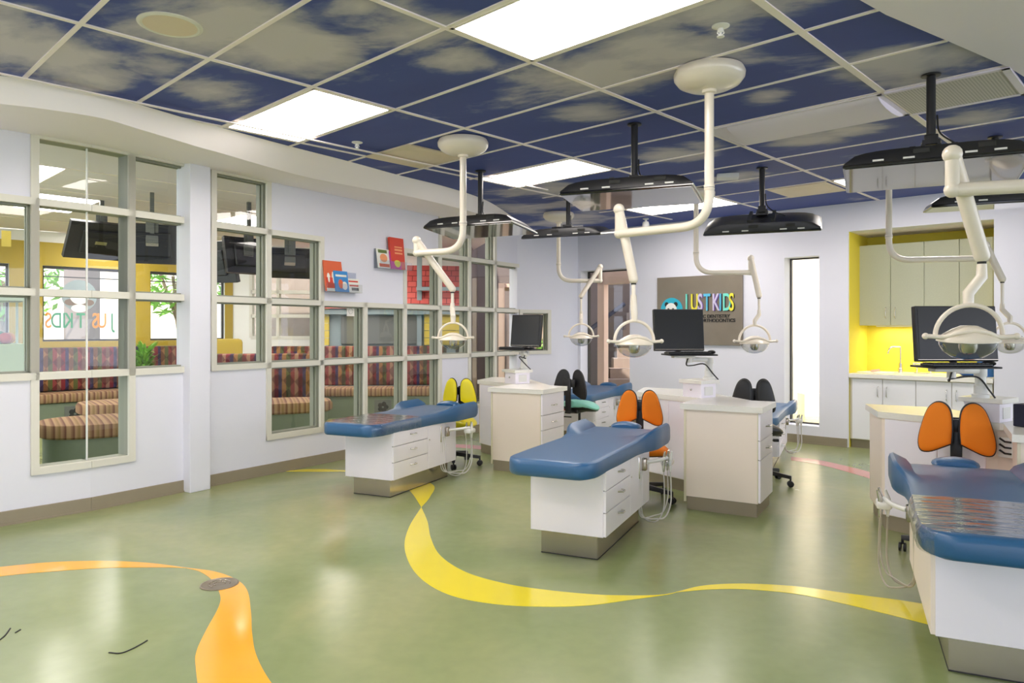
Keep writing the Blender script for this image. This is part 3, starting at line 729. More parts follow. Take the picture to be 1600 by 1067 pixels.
def wing_profile_wrap(y0, y1):
    bm = NB(); loops = []
    n = 26
    for i in range(n):
        y = y0+(y1-y0)*i/(n-1); hw = .278
        if y < -.17: hw = .278-.145+math.sqrt(max(0, .145**2-(min(.16, -.17-y))**2*(.145/.16)**2))
        w1 = random.uniform(-.0015, .0025); c = -.205+.027*min(1, max(0, y/.9)); top = .626
        row = [(-hw-.002, .532), (-hw-.004+w1, .575), (-hw-.003, .602), (-hw+.01, top), (-hw*.5, top+.004+w1*.5), (0, top+.005), (hw*.5, top+.004-w1*.5), (hw-.01, top), (hw+.003, .602), (hw+.004-w1, .575), (hw+.002, .532)]
        loops.append([bm.verts.new((c+a, y, z)) for a, z in row])
    for a, b in zip(loops, loops[1:]):
        for k in range(len(a)-1): bm.faces.new((a[k], a[k+1], b[k+1], b[k]))
    return bm
def handle_bm(c, ln=.075, r=.0052, ax='y', proud=.028):
    bm = NB(); x, y, z = c
    if ax == 'y': pts = [(x, y-ln/2, z), (x+proud, y-ln/2+.012, z), (x+proud, y+ln/2-.012, z), (x, y+ln/2, z)]
    elif ax == '-x': pts = [(x-ln/2, y, z), (x-ln/2+.012, y-proud, z), (x+ln/2-.012, y-proud, z), (x+ln/2, y, z)]
    else: pts = [(x, y, z-ln/2), (x, y-proud, z-ln/2+.012), (x, y-proud, z+ln/2-.012), (x, y, z+ln/2)]
    return tube(bm, fillet(pts, .01, 4), r, 8)
def delivery(bed, side, sz=1):
    """syringe/suction holder at the head end of a bed; side +1 right, -1 left"""
    xs = .052 if side > 0 else -.412
    S = side
    t = part('instrument_mount', cbox(NB(), (xs+S*.01, .70, .43), (.02, .022, .15), .005), 'chrome', bed, smooth=True)
    part('mounting_block', cbox(NB(), (xs+S*.022, .79, .44), (.044, .05, .085), .008), 'steel', t, smooth=True)
    part('support_bar', tube(NB(), fillet([(xs+S*.04, .79, .455), (xs+S*.10, .88, .455), (xs+S*.13, 1.02, .455)], .05, 5), .013, 12), 'white_plastic', t, smooth=True)
    part('holder_block', cbox(NB(), (xs+S*.135, 1.02, .425), (.075, .11, .04), .012), 'clear_plastic' if side > 0 and sz == 2 else 'white_plastic', t, smooth=True)
    for i, (dx, dy) in enumerate(((-.02, -.035), (.02, 0), (-.01, .035))):
        x, y = xs+S*.135+dx, 1.02+dy
        part('handpiece', tube(NB(), [(x, y, .36), (x, y, .41), (x+.003, y, .455), (x+.012*S, y-.01, .505)], [.007, .013, .012, .006], 12), 'chrome' if i != 1 else 'white_plastic', t, smooth=True)
        fl = .02+.05*i; z0 = .36
        part('hose', tube(NB(), catmull([(x, y, z0), (x+.004*S, y+.005, .24), (x+.005*S, y-.01, .11+fl*.4), (x-.015*S, y-.06, .035+fl*.35), (x-.05*S, y-.14, .03+fl*.3), (xs+S*.016, .78-.03*i, .10), (xs+S*.012, .76-.03*i, .30), (xs+S*.016, .775-.03*i, .40)], 7), .0042+.001*(i == 1), 8), 'hose' if side < 0 else 'hose_light', t, smooth=True)
    return t
def exam_bed(loc, ang, label, cover=False, side=1, sz=1.0, dz=0):
    t = thing('dental_bed', label, 'dental bed', (loc[0], loc[1], 0), ang, 'blue padded dental beds')
    t.scale = (1, 1, sz)
    part('toe_kick', box(NB(), -.36, 0, 0, .93, 0, .15), 'steel', t)
    part('kick_shadow_line', box(NB(), -.361, .001, -.001, .931, .0, .006), 'shadow_gap', t)
    part('cabinet', box(NB(), -.41, .05, -.05, .976, .15, .539, .002), 'laminate', t)
    fx = .05
    part('gap_shade', box(NB(), fx+.0002, fx+.002, -.044, .972, .152, .536), 'shadow_gap', t)  # dark sheet put in to deepen the shade between drawer fronts
    for i, (z0, z1, zh) in enumerate(((.425, .535, .495), (.295, .420, .372), (.153, .290, .243))):
        d = part('drawer', box(NB(), fx, fx+.017, -.046, .475, z0, z1, .002), 'laminate', t)
        part('handle', handle_bm((fx+.017, .235, zh)), 'chrome', d, smooth=True)
    d = part('door', box(NB(), fx, fx+.017, .48, .785, .153, .535, .002), 'laminate', t)
    part('lock', lathe(NB(), [(.006, .017), (.006, .022)], 12, (fx, .50, .405), 'x'), 'chrome', d)
    part('side_panel', box(NB(), fx, fx+.017, .79, .974, .153, .535, .002), 'laminate', t)
    if side < 0: part('left_side_panel', box(NB(), -.427, -.41, -.046, .974, .153, .535, .002), 'laminate_warm', t)
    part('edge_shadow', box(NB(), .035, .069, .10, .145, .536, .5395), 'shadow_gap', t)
    part('cushion', bed_cushion(), 'blue_vinyl', t, smooth=True)
    bm = NB(); loops = []
    for i in range(9):
        s = i/8; z = .60+.055*math.sin(math.pi*min(1, s*1.0)*.5+.0) if i < 8 else .64
        hw = .115-.02*abs(2*s-1)**3; y = 1.205+.13*s
        th = .034*math.sin(math.pi*(.12+.76*s))+.012
        loops.append([(-.185+hw*math.cos(a), y, .625+th*math.sin(a)*.9) for a in [2*math.pi*k/20 for k in range(20)]])
    part('headrest', loft(NB(), loops), 'blue_vinyl', t, smooth=True)
    if cover:
        part('plastic_cover', wing_profile_wrap(-.29, .34), 'plastic_wrap', t, 'clear crinkled plastic cover on the foot end', smooth=True)
    delivery(t, side, dz)
    return t
BA = -math.atan2(.42, .9075)
B1, B2, B3, B4, B5 = (-.992, 5.849), (.507, 4.265), (.95, 8.60), (2.55, 7.04), (2.075, 2.73)
exam_bed(B1, BA, 'blue padded dental bed nearest the left window wall, plastic over its foot', True, 1)
exam_bed(B2, BA, 'bare blue padded dental bed in the centre of the room', False, 1, dz=2)
exam_bed(B3, BA, 'blue padded dental bed in front of the stairwell window', False, 1, sz=.97)
exam_bed(B4, BA, 'blue padded dental bed behind the centre island, near the narrow window', False, 1, sz=.86)
exam_bed(B5, BA, 'nearest blue padded dental bed at the right edge, plastic over its foot', True, -1)

# ================================================================ STOOLS
def pad(bm, outline, t0, dome, cx=0, cz=0, n=6):
    """cushion lobe in the xz plane, front facing -y"""
    loops = []
    for k in range(n+1):
        a = k/n*math.pi/2; s = math.cos(a); y = -t0-dome*math.sin(a)
        s = max(s, .02)
        s = s**.45
        loops.append([(cx+x*s, y, cz+z*s) for x, z in outline])
    loops = [[(cx+x*.97, 0, cz+z*.97) for x, z in outline]]+[[(cx+x, -t0*.5, cz+z) for x, z in outline]]+loops
    return loft(bm, loops)
def lobe_outline(k, sgn):
    base = [(.005, -.085, 0), (.0, .0, 0), (.008, .088, 0), (.036, .130, 0), (.078, .136, 0), (.117, .100, 0), (.146, .02, 0), (.166, -.075, 0), (.155, -.132, 0), (.112, -.138, 0), (.055, -.112, 0), (.005, -.085, 0)]
    pts = catmull(base, 4)[:-1]
    return [(sgn*(p.x-.085)*k, p.y*k) for p in pts]
def saddle(sc=1.0):
    loops = []
    n = 14
    for i in range(n+1):
        s = -1+2*i/n; y = s*.19
        hw = .215*math.sqrt(max(.02, 1-abs(s)**2.6)); 
        row = []
        for k in range(24):
            a = 2*math.pi*k/24; c, q = math.cos(a), math.sin(a)
            x = hw*c; top = .0+.03*(x/.215)**2*(-1)+.025*(s*s)
            th = .058*max(.25, 1-abs(s)**4)
            z = top-.012+th*q if q > 0 else top-.012+.055*q
            row.append((x, y, z))
        loops.append(row)
    return loft(NB(), loops)
def stool(loc, ang, mt, label, seat_z=.44, back_z=.75, lw=.185, lh=.27, gap=.098, base_r=.29, spin=.3, knobs=False, seat_mt=None, seat_tilt=0, ss=1.0):
    t = thing('rolling_stool', label, 'stool', (loc[0], loc[1], 0), ang, None)
    part('base_hub', lathe(NB(), [(.03, .075), (.05, .08), (.045, .13), (.03, .15)], 20), 'black_plastic', t, smooth=True)
    for k in range(5):
        a = spin+2*math.pi*k/5; ca, sa = math.cos(a), math.sin(a)
        loops = []
        for i in range(6):
            s = i/5; r = .03+(base_r-.03)*s; z = .115-.03*s; hw = .024-.009*s; hh = .02-.006*s
            loops.append([(r*ca-hw*sa*q, r*sa+hw*ca*q, z+hh*p) for q, p in ((-1, -1), (1, -1), (1, .4), (.6, 1), (-.6, 1), (-1, .4))])
        leg = part('base_leg', loft(NB(), loops), 'black_plastic', t, smooth=True)
        bm = NB(); cx, cy = base_r*ca, base_r*sa
        tube(bm, [(cx, cy, .095), (cx, cy, .05)], .008, 8)
        for o_ in (-.013, .013):
            lathe(bm, [(.018, -.008), (.027, -.006), (.027, .006), (.018, .008)], 18, (0, 0, 0), 'y')
            vs = bm.verts[-72:] if False else None
        bm.free(); bm = NB(); tube(bm, [(cx, cy, .098), (cx, cy, .045)], .008, 8)
        for o_ in (-.013, .013):
            b2 = lathe(NB(), [(.018, -.008), (.027, -.006), (.027, .006), (.018, .008)], 18, (0, o_, 0), 'y')
            tf(b2, Matrix.Translation((cx, cy, .0275)) @ Matrix.Rotation(a+.9*k, 4, 'Z'))
            me = bpy.data.meshes.new('tmp'); b2.to_mesh(me); b2.free(); bm.from_mesh(me); bpy.data.meshes.remove(me)
        part('caster', bm, 'black_plastic', leg, smooth=True)
    part('gas_column', tube(NB(), [(0, 0, .12), (0, 0, .26), (0, 0, .2601), (0, 0, seat_z-.07)], [.025, .025, .014, .014], 16), 'black_plastic', t, smooth=True)
    bm = NB(); box(bm, -.06, .06, -.10, .17, seat_z-.085, seat_z-.04, .012)
    tube(bm, [(.05, 0, seat_z-.06), (.17, -.02, seat_z-.07)], .006, 8); box(bm, .15, .20, -.035, -.01, seat_z-.078, seat_z-.066, .004)
    part('tilt_mechanism', bm, 'black_plastic', t, smooth=True)
    o = part('seat', tf(saddle(), Matrix.Diagonal((ss, ss, 1, 1))), seat_mt or mt, t, smooth=True); place(o, (0, 0, seat_z), 0, rx=seat_tilt)
    o = part('seat_pan', tf(saddle(), Matrix.Translation((0, 0, -.022)) @ Matrix.Diagonal((.96, .96, .8, 1))), 'black_plastic', t, smooth=True); place(o, (0, 0, seat_z), 0, rx=seat_tilt)
    # back faces -y (the sitter looks towards -y)
    part('back_bar', tube(NB(), fillet([(0, .10, seat_z-.065), (0, .27, seat_z-.065), (0, .275, back_z+.02)], .08, 6), [.02]*9, 10) if False else box(box(NB(), -.03, .03, .1, .285, seat_z-.075, seat_z-.055, .004), -.032, .032, .255, .275, seat_z-.075, back_z+.06, .006), 'black_plastic', t, smooth=True)
    bm = box(NB(), -.075, .075, .235, .258, back_z-.03, back_z+.05, .008)
    part('back_bracket', bm, 'black_plastic', t, smooth=True)
    for sgn in (-1, 1):
        ol = lobe_outline(lh/.27, sgn)
        rot = Matrix.Translation((sgn*gap*lh/.27, .215, back_z)) @ Matrix.Rotation(sgn*.24, 4, 'Z')
        o2 = [(x*1.075, z*1.05) for x, z in ol]
        sh = part('back_shell', tf(pad(NB(), o2, .012, .004), rot @ Matrix.Translation((0, .006, 0))), 'black_plastic', t, smooth=True)
        part('back_pad', tf(pad(NB(), ol, .014, .022), rot), mt, sh, smooth=True)
    if knobs:
        part('adjustment_knob', lathe(NB(), [(.018, -.012), (.022, 0), (.018, .012)], 16, (.13, .10, seat_z-.045), 'x'), 'red_plastic', t, 'red knob', smooth=True)
        part('adjustment_lever', box(box(NB(), .05, .16, .09, .105, seat_z-.14, seat_z-.128), .15, .2, .08, .115, seat_z-.145, seat_z-.12, .005), 'black_plastic', t)
    return t
stool((-.61, 7.28), -.30, 'yellow_vinyl', 'bright yellow saddle stool with split back at the head of the left bed', seat_z=.45, back_z=.715, spin=.13, lh=.275, gap=.1, ss=1.18)
stool((1.02, 5.80), BA+.22, 'orange_fabric', 'orange split-back stool at the head of the centre bed', seat_z=.425, back_z=.715, spin=-.42, lh=.28, gap=.1, ss=1.15)
stool((2.60, 4.22), BA-.14, 'orange_fabric', 'orange split-back stool at the head of the nearest right hand bed', seat_z=.42, back_z=.765, spin=.35, lh=.30, gap=.1)
stool((.73, 7.78), R(148), 'black_vinyl', 'black split-back stool with teal seat beside the left island', seat_z=.56, back_z=.79, knobs=True, seat_mt='teal_vinyl', seat_tilt=.12, spin=.2, lh=.29, gap=.1)
stool((2.19, 6.42), R(-10), 'black_vinyl', 'black split-back stool behind the centre island', seat_z=.50, back_z=.76, knobs=True, spin=.75, lh=.29, gap=.1)

# ================================================================ ISLANDS
ID = Vector((.864, -.504)); IS = Vector((.504, .864))
def island(dx, dy, nm, fo=(0, 0)):
    O = Vector((1.334+dx+fo[0], 5.484+dy+fo[1])); a = math.atan2(-.504, .864)
    # front unit (local x along the long face, y back)
    t = thing('island_cabinet', f'white drawer cabinet at the front of the {nm} island', 'cabinet', (O.x, O.y, 0), a, 'front cabinets of the islands')
    part('toe_base', box(NB(), .0, .514, 0, .47, 0, .1), 'baseboard', t)
    part('cabinet_body', box(NB(), -.004, .518, -.006, .455, .1, .76), 'laminate_warm', t)
    part('face_edge', box(NB(), .517, .524, -.006, .0, .1, .76), 'laminate_edge', t)
    for z0, z1, h in ((.56, .755, True), (.42, .555, True), (.105, .415, False)):
        d = part('drawer', box(NB(), .524, .541, -.004, .452, z0, z1, .002), 'laminate', t)
        if h: part('handle', tf(handle_bm((0, 0, 0), .085), Matrix.Translation((.541, .225, z0+(.085 if z1 > .6 else .065)))), 'chrome', d, smooth=True)
    part('corner_post', box(NB(), -.02, -.004, -.014, .0, .06, .76), 'laminate_edge', t)
    part('door_gap', box(NB(), .5185, .5235, .0, .455, .1, .76), 'shadow_gap', t)
    # rear unit
    ru = Vector((.555, -.832)); rn = Vector((.832, .555)); a2 = math.atan2(ru.y, ru.x)
    O2 = Vector((1.14+dx, 6.508+dy))
    t = thing('island_cabinet', f'white cabinet turned sideways at the rear of the {nm} island', 'cabinet', (O2.x, O2.y, 0), a2, 'rear cabinets of the islands')
    RP = [(1.14, 6.508), (1.545, 5.90), (1.90, 5.72), (1.80, 6.20), (1.68, 6.76), (1.30, 7.0)]
    def loc(p, k=1.0):
        g = Vector((1.56, 6.3)); v = g+(Vector(p)-g)*k+Vector((dx, dy))-O2; return (v.dot(ru), v.dot(rn))
    part('toe_base', prism(NB(), [loc(p, .93) for p in RP], 0, .1), 'baseboard', t)
    part('cabinet_body', prism(NB(), [loc(p, .975) for p in RP], .1, .76), 'laminate_warm', t)
    for s0, s1 in ((.035, .375), (.38, .66)):
        part('front_panel', box(NB(), s0, s1, -.002, .016, .105, .755, .002), 'laminate', t)
    # worktop
    def W(o, u, n, x, y): p = o+u*x+n*y; return (p.x, p.y)
    n1 = IS
    c = thing('worktop', f'pale speckled worktop of the {nm} island', 'worktop', (0, 0, 0), 0, 'island worktops')
    part('front_top', prism(NB(), [W(O, ID, n1, -.045, -.03), W(O, ID, n1, .56, -.03), W(O, ID, n1, .56, .49), W(O, ID, n1, -.045, .49)], .761, .803), 'counter', c)
    part('rear_top', prism(NB(), [(Vector((1.56, 6.3))+(Vector(p)-Vector((1.56, 6.3)))*1.03+Vector((dx, dy))) for p in RP], .7605, .8025), 'counter', c)
    # tower box
    O3 = Vector((1.424+dx, 6.069+dy))
    t = thing('pedestal_box', f'small white raised box on the {nm} island carrying the monitor arm', 'pedestal', (O3.x, O3.y, .803), a2, 'raised boxes on the islands')
    part('box_body', box(NB(), .012, .212, .012, .19, 0, .115, .002), 'laminate', t)
    part('box_top', box(NB(), -.012, .236, -.012, .214, .115, .145, .003), 'counter', t)
    part('lock', lathe(NB(), [(.009, 0), (.009, -.008), (.004, -.01)], 14, (.105, .012, .065), 'y'), 'chrome', t, smooth=True)
    part('outlet_plate', box(NB(), .212, .217, .05, .15, .02, .09, .002), 'white_plastic', t)
    return O3
IA = island(-1.515, 1.521, 'left'); IB = island(0, 0, 'centre'); IC = island(1.39, -1.56, 'right', (.02, -.05))
def workstation(post, ztop, el, tray, yaw, scr, nm, kbl=.40):
    """monitor arm on a pedestal with a tray, keyboard and monitor"""
    a = thing('swing_arm_stand', f'white jointed swing-arm stand on the {nm} island', 'stand', (post[0], post[1], ztop), 0, 'swing-arm stands')
    q = lambda p, z: Vector((p[0]-post[0], p[1]-post[1], z-ztop))
    part('arm_base', lathe(NB(), [(.048, 0), (.048, .02), (.036, .024), (.036, .075), (.03, .08)], 24), 'white_plastic', a, smooth=True)
    ze = ztop+.15
    part('arm_post', tube(NB(), [(0, 0, .07), (0, 0, .15)], .030, 20), 'white_plastic', a, smooth=True)
    part('arm_post_cap', lathe(NB(), [(.034, .13), (.036, .135), (.036, .18), (.03, .185)], 20), 'white_plastic', a, smooth=True)
    zt = tray[2]
    part('lower_link', tube(NB(), fillet([q(post, ze+.015), q(el, ze+.022), q(tray, zt-.055)], .05, 5), .021, 14), 'white_plastic', a, smooth=True)
    part('tray_joint', tube(NB(), [q(tray, zt-.075), q(tray, zt-.012)], .026, 16), 'white_plastic', a, smooth=True)
    part('arm_cable', tube(NB(), catmull([q(tray, zt-.02)+Vector((-.01, -.03, 0)), q(tray, zt-.09)+Vector((-.03, -.03, 0)), q(el, ze-.03), q(post, ze-.02)+Vector((-.05, -.04, 0)), Vector((.02, -.05, .05)), Vector((.07, -.03, .0))], 6), .0055, 8), 'black_plastic', a, smooth=True)
    Rm = Matrix.Translation(q(tray, zt)) @ Matrix.Rotation(yaw, 4, 'Z')
    part('tray', tf(box(NB(), -.22, .17, -.20, .06, -.012, 0, .004), Rm), 'black_plastic', a)
    part('tray_clamp', tf(box(NB(), -.16, .02, -.10, -.02, -.035, -.012, .006), Rm), 'white_plastic', a)
    kb = thing('keyboard', f'black keyboard on the tray of the {nm} monitor', 'keyboard', (tray[0], tray[1], zt), yaw, 'keyboards')
    part('keyboard_body', box(NB(), -.23, .12, -.19, -.06, .001, .016, .004), 'black_plastic', kb)
    bm = NB()
    for i in range(14):
        for j in range(4): box(bm, -.222+.0235*i, -.222+.0235*i+.019, -.182+.029*j, -.182+.029*j+.024, .016, .021)
    part('keys', bm, 'black_vinyl', kb)
    mo = part('computer_mouse', tf(sphere(NB(), (0, 0, .014), .03, (1, 1.6, .55)), Matrix.Identity(4)), 'black_plastic', smooth=True)
    mp = Matrix.Translation((tray[0], tray[1], zt)) @ Matrix.Rotation(yaw, 4, 'Z') @ Vector((.145, -.12, .002)); mo.location = mp; mo.rotation_euler.z = yaw
    tag(mo, f'black mouse beside the keyboard of the {nm} monitor', 'mouse', 'computer mice')
    sx, sy, w_, h_, tl = scr
    m = thing('monitor', f'flat black monitor on the {nm} island', 'monitor', (tray[0], tray[1], zt), yaw, 'monitors on the islands')
    part('stand', box(box(NB(), sx-.08, sx+.08, -.03, .055, .0005, .014, .004), sx-.02, sx+.02, .02, .04, .01, .12, .004), 'black_plastic', m)
    Rt = Matrix.Translation((sx, sy, .022)) @ Matrix.Rotation(tl, 4, 'X')
    part('housing', tf(box(NB(), -w_/2, w_/2, -.018, .022, 0, h_, .006), Rt), 'black_plastic', m)
    part('screen', tf(box(NB(), -w_/2+.016, w_/2-.016, -.0195, -.017, .022, h_-.016), Rt), 'screen_black', m)
    part('bezel_trim', tf(box(NB(), -w_/2+.004, w_/2-.004, -.0205, -.018, .010, .013), Rt), 'steel', m)
workstation((1.655, 6.045), .948, (1.50, 5.98), (1.46, 5.93, 1.168), R(5), (-.085, -.0, .42, .345, R(-6)), 'centre')
workstation((.125, 7.56), .948, (.14, 7.44), (.155, 7.50, 1.165), R(-42), (-.02, .0, .40, .335, R(-6)), 'left')
workstation((2.885, 4.43), .948, (2.66, 4.36), (2.645, 4.33, 1.152), R(2), (.03, .0, .50, .335, R(-5)), 'right')
# small black speaker box and hooks on the right island
c = at_z(1592, 660, .803)
o = part('desktop_speaker', box(NB(), -.05, .09, -.06, .06, 0, .13, .006), 'navy'); place(o, (2.99, 4.16, .8045), .4); tag(o, 'small dark blue box on the right island worktop', 'box')
ht = Vector((2.53, 4.948))+Vector((.555, -.832))*.78
t = thing('instrument_hook_plate', 'white plate with three instrument holders on the right island side', 'instrument hooks', (ht.x, ht.y, .60), math.atan2(-.832, .555))
part('plate', box(NB(), -.05, .05, -.008, -.0005, 0, .12, .003), 'white_plastic', t)
for i in range(3):
    part('hook', tube(NB(), [(.02, -.008, .025+.035*i), (.0, -.04, .03+.035*i), (-.025, -.05, .05+.035*i)], .006, 8), 'black_plastic', t, smooth=True)
# ================================================================ NICHE: cabinets, counter, sink
t0 = (BK.loc, BK.rz)
def at_back(name, label, cat, x, y, z=0, group=None):
    p = BK.pt(x, y, z); return thing(name, label, cat, (p.x, p.y, z), BK.rz, group)
NW = Nb-Na
dx_ = [BK.s_of(p, .02)-Na for p in (1331, 1379, 1431, 1487, 1551)]
ORD = ['leftmost', 'second from left', 'third from left', 'rightmost']
for i in range(2):
    t = at_back('base_cabinet', f'white two-door base cabinet, {"left" if i == 0 else "right"} half of the yellow niche', 'cabinet', Na, .02, 0, 'niche base cabinets')
    a, b = dx_[2*i]+.0, dx_[2*i+2]
    part('toe_kick', box(NB(), a-.02*(i == 0), b, .05, .5, 0, .10), 'baseboard', t)
    part('cabinet_body', box(NB(), a-.028*(i == 0)+.004*(i == 0), b, .0185, .6, .1, .81), 'laminate_edge', t)
    for k in range(2):
        p, q_ = dx_[2*i+k], dx_[2*i+k+1]
        d = part('door', box(NB(), p+.003, q_-.003, 0, .018, .11, .80, .002), 'door_white', t)
        hx = q_-.045 if k == 0 else p+.045
        part('handle', handle_bm((hx, 0, .66), .12, ax='z'), 'chrome', d, smooth=True)
t = at_back('countertop', 'white countertop in the yellow niche', 'countertop', Na, .0, 0)
part('top_slab', box(NB(), .006, NW-.006, -.012, ND-.004, .811, .86, .003), 'counter', t)
t = at_back('faucet', 'tall chrome gooseneck faucet on the niche counter', 'faucet', Na+.42, .55, .86)
part('faucet_base', lathe(NB(), [(.026, .0), (.026, .05), (.02, .055), (.02, .11), (.012, .115)], 16), 'chrome', t, smooth=True)
part('spout', tube(NB(), fillet([(0, 0, .1), (0, 0, .27), (-.0, -.0, .30), (-.1, -.06, .30), (-.12, -.07, .22)], .05, 6), .009, 10), 'chrome', t, smooth=True)
t = at_back('soap_dispenser', 'chrome counter tap handle pair right of the gooseneck faucet', 'tap', Na+.60, .50, .86)
for k in (0, .14):
    part('lever', tube(NB(), catmull([(k, 0, 0), (k, 0, .08), (k-.03, -.02, .11), (k+.04, 0, .12)], 5), .009, 8), 'chrome', t, smooth=True)
part('lever_plate', box(NB(), -.03, .18, -.02, .02, 0, .008, .003), 'chrome', t)
t = at_back('sink', 'shallow white sink rim at the left of the niche counter', 'sink', Na+.20, .35, .86)
bm = NB(); lathe(bm, [(.20, 0), (.205, .004), (.195, .007), (.185, .003)], 36); tf(bm, Matrix.Diagonal((1, .7, 1, 1)))
part('sink_rim', bm, 'white_paint', t, smooth=True)
part('soap_bar', tube(NB(), [(-.05, .0, .016), (.03, .05, .028)], .014, 10), 'peach_wall', t, smooth=True)
# upper cabinets
ux = [BK.s_of(p, .44)-Na for p in (1342.5, 1391.5, 1444, 1499, 1552)]
ux[-1] = min(ux[-1], NW-.02)
for i in range(2):
    t = at_back('wall_cabinet', f'grey-green speckled wall cabinet, {"left" if i == 0 else "right"} pair of doors in the yellow niche', 'cabinet', Na, .44, 0, 'niche wall cabinets')
    a, b = ux[2*i], ux[2*i+2]
    part('cabinet_body', box(NB(), a-(.012 if i == 0 else 0), b+(.012 if i else 0), .0185, ND-.44-.004, 1.415, 2.37), 'grey_laminate', t)
    for k in range(2):
        p, q_ = ux[2*i+k], ux[2*i+k+1]
        d = part('door', box(NB(), p+.003, q_-.003, 0, .018, 1.415, 2.37, .002), 'grey_laminate', t)
        hx = q_-.05 if k == 0 else p+.05
        part('handle', handle_bm((hx, 0, 1.56), .13, ax='z'), 'chrome', d, smooth=True)
# under-cabinet lamp of the niche
ld = bpy.data.lights.new('under_cabinet_lamp', 'AREA'); ld.shape = 'RECTANGLE'; ld.size = 1.1; ld.size_y = .12; ld.energy = 4; ld.color = (1, .97, .88)
lo = bpy.data.objects.new('under_cabinet_lamp', ld); SC.collection.objects.link(lo)
p = BK.pt(Na+NW/2, .60, 1.39); lo.location = p; lo.rotation_euler = (0, 0, BK.rz)
t = at_back('under_cabinet_light', 'thin lit lamp strip under the niche wall cabinets', 'lamp', Na+NW/2, .60, 1.41)
part('lamp_housing', box(NB(), -.55, .55, -.05, .05, -.012, .003), 'white_plastic', t)
# toys / cups on the counter right
t = at_back('toy_bin', 'blue tub with colourful dental supplies on the niche counter', 'tub', Na+1.16, .40, .86)
part('tub', lathe(NB(), [(.09, 0), (.13, .02), (.15, .07), (.145, .075), (.12, .03)], 24), 'bin_blue', t, smooth=True)
t = at_back('toy_bag', 'bright blue upright bag at the right of the niche counter', 'bag', Na+1.31, .36, .86)
bm = NB(); loops = []
for i in range(7):
    s = i/6; loops.append([((.085+.015*math.sin(3*s))*math.cos(a), (.06+.01*s)*math.sin(a), .30*s) for a in [2*math.pi*k/16 for k in range(16)]])
part('bag_body', loft(bm, loops), 'bin_blue', t, smooth=True)
for j, (c_, mt) in enumerate((((-.11, .0, .13), 'letter_orange'), ((-.15, .02, .08), 'peach_wall'), ((-.07, -.03, .17), 'letter_green'))):
    o = part('toy_ball', sphere(NB(), (0, 0, 0), .035 if j else .045), mt, smooth=True); p = BK.pt(Na+1.31+c_[0]-.01, .36+c_[1], .86+(.045 if j == 0 else .036 if j == 1 else .11)); o.location = p
    tag(o, ['orange', 'peach', 'green'][j]+' ball-shaped toy beside the bright blue bag on the niche counter', 'toy')
# ================================================================ WALL SIGN
FONT = None
def text_mesh(s, size, depth, mt, parent, loc, name='lettering', sx=1.0, align='LEFT', flip=False):
    cu = bpy.data.curves.new('t', 'FONT'); cu.body = s; cu.size = size; cu.extrude = depth; cu.align_x = align; cu.offset = size*.012
    ob = bpy.data.objects.new('t', cu); SC.collection.objects.link(ob)
    me = bpy.data.meshes.new_from_object(ob.evaluated_get(bpy.context.evaluated_depsgraph_get())); bpy.data.objects.remove(ob)
    me.materials.clear(); me.materials.append(M[mt]); me.name = name
    o = bpy.data.objects.new(name, me); SC.collection.objects.link(o); o.parent = parent
    o.location = loc; o.rotation_euler = (math.pi/2, 0, 0); o.scale = (-sx if flip else sx, 1, 1); return o
sa, sb = BK.s_of(1028.5), BK.s_of(1161.5)
zt_, zb_ = (BK.z_of(1028.5, 433.5)+BK.z_of(1161.5, 428.5))/2, BK.z_of(1161.5, 540)
t = at_back('wall_sign', 'brushed grey metal sign with panda disc and colourful letters on the back wall', 'sign', sa, 0, 0)
SW = sb-sa
part('sign_board', box(NB(), 0, SW, -.03, -.004, zb_, zt_, .002), 'sign_board', t)
def on_sign(px, py): return BK.s_of(px)-sa, BK.z_of(px, py)
cx, cz = on_sign(1051.5, 484); rr = (BK.s_of(1068)-BK.s_of(1034))/2*.98
part('logo_disc', lathe(NB(), [(rr, -.045), (rr, -.03)], 40, (cx, 0, cz), 'y'), 'panda_blue', t)
def blob(x, z, rx, rz_, y0, y1, mt, name):
    pts = [(cx+x+rx*math.cos(a), cz+z+rz_*math.sin(a)) for a in [2*math.pi*k/28 for k in range(28)]]
    bm = NB(); a_ = [bm.verts.new((p[0], y0, p[1])) for p in pts]; b_ = [bm.verts.new((p[0], y1, p[1])) for p in pts]
    bm.faces.new(a_); bm.faces.new(b_[::-1])
    for k in range(28): bm.faces.new((a_[k], a_[(k+1) % 28], b_[(k+1) % 28], b_[k]))
    return part(name, bm, mt, t)
r_ = rr
for s_ in (-1, 1): blob(s_*.42*r_, .44*r_, .17*r_, .20*r_, -.055, -.045, 'black_paint', 'panda_ear')
blob(0, .06*r_, .50*r_, .50*r_, -.06, -.045, 'white_paint', 'panda_face')
for s_ in (-1, 1): blob(s_*.22*r_, -.02*r_, .12*r_, .15*r_, -.063, -.06, 'black_paint', 'panda_eye')
blob(0, -.22*r_, .07*r_, .05*r_, -.063, -.06, 'black_paint', 'panda_nose')
blob(0, -.72*r_, .34*r_, .2*r_, -.058, -.045, 'black_paint', 'panda_body')
for ch, px, mt in (('J', 1073, 'letter_aqua'), ('U', 1081.5, 'letter_yellow'), ('S', 1092.3, 'letter_lilac'), ('T', 1101.8, 'letter_blue'), ('K', 1115, 'letter_lilac'), ('I', 1125.8, 'letter_blue'), ('D', 1131.3, 'letter_aqua'), ('S', 1141, 'letter_yellow')):
    x, z = on_sign(px, 485)
    text_mesh(ch, .315, .010, mt, t, (x, -.042, z), 'letter', sx=.50)
    text_mesh(ch, .315, .004, 'letter_purple' if mt == 'letter_lilac' else 'shadow_gap', t, (x+.008, -.034, z-.006), 'letter_back', sx=.50)
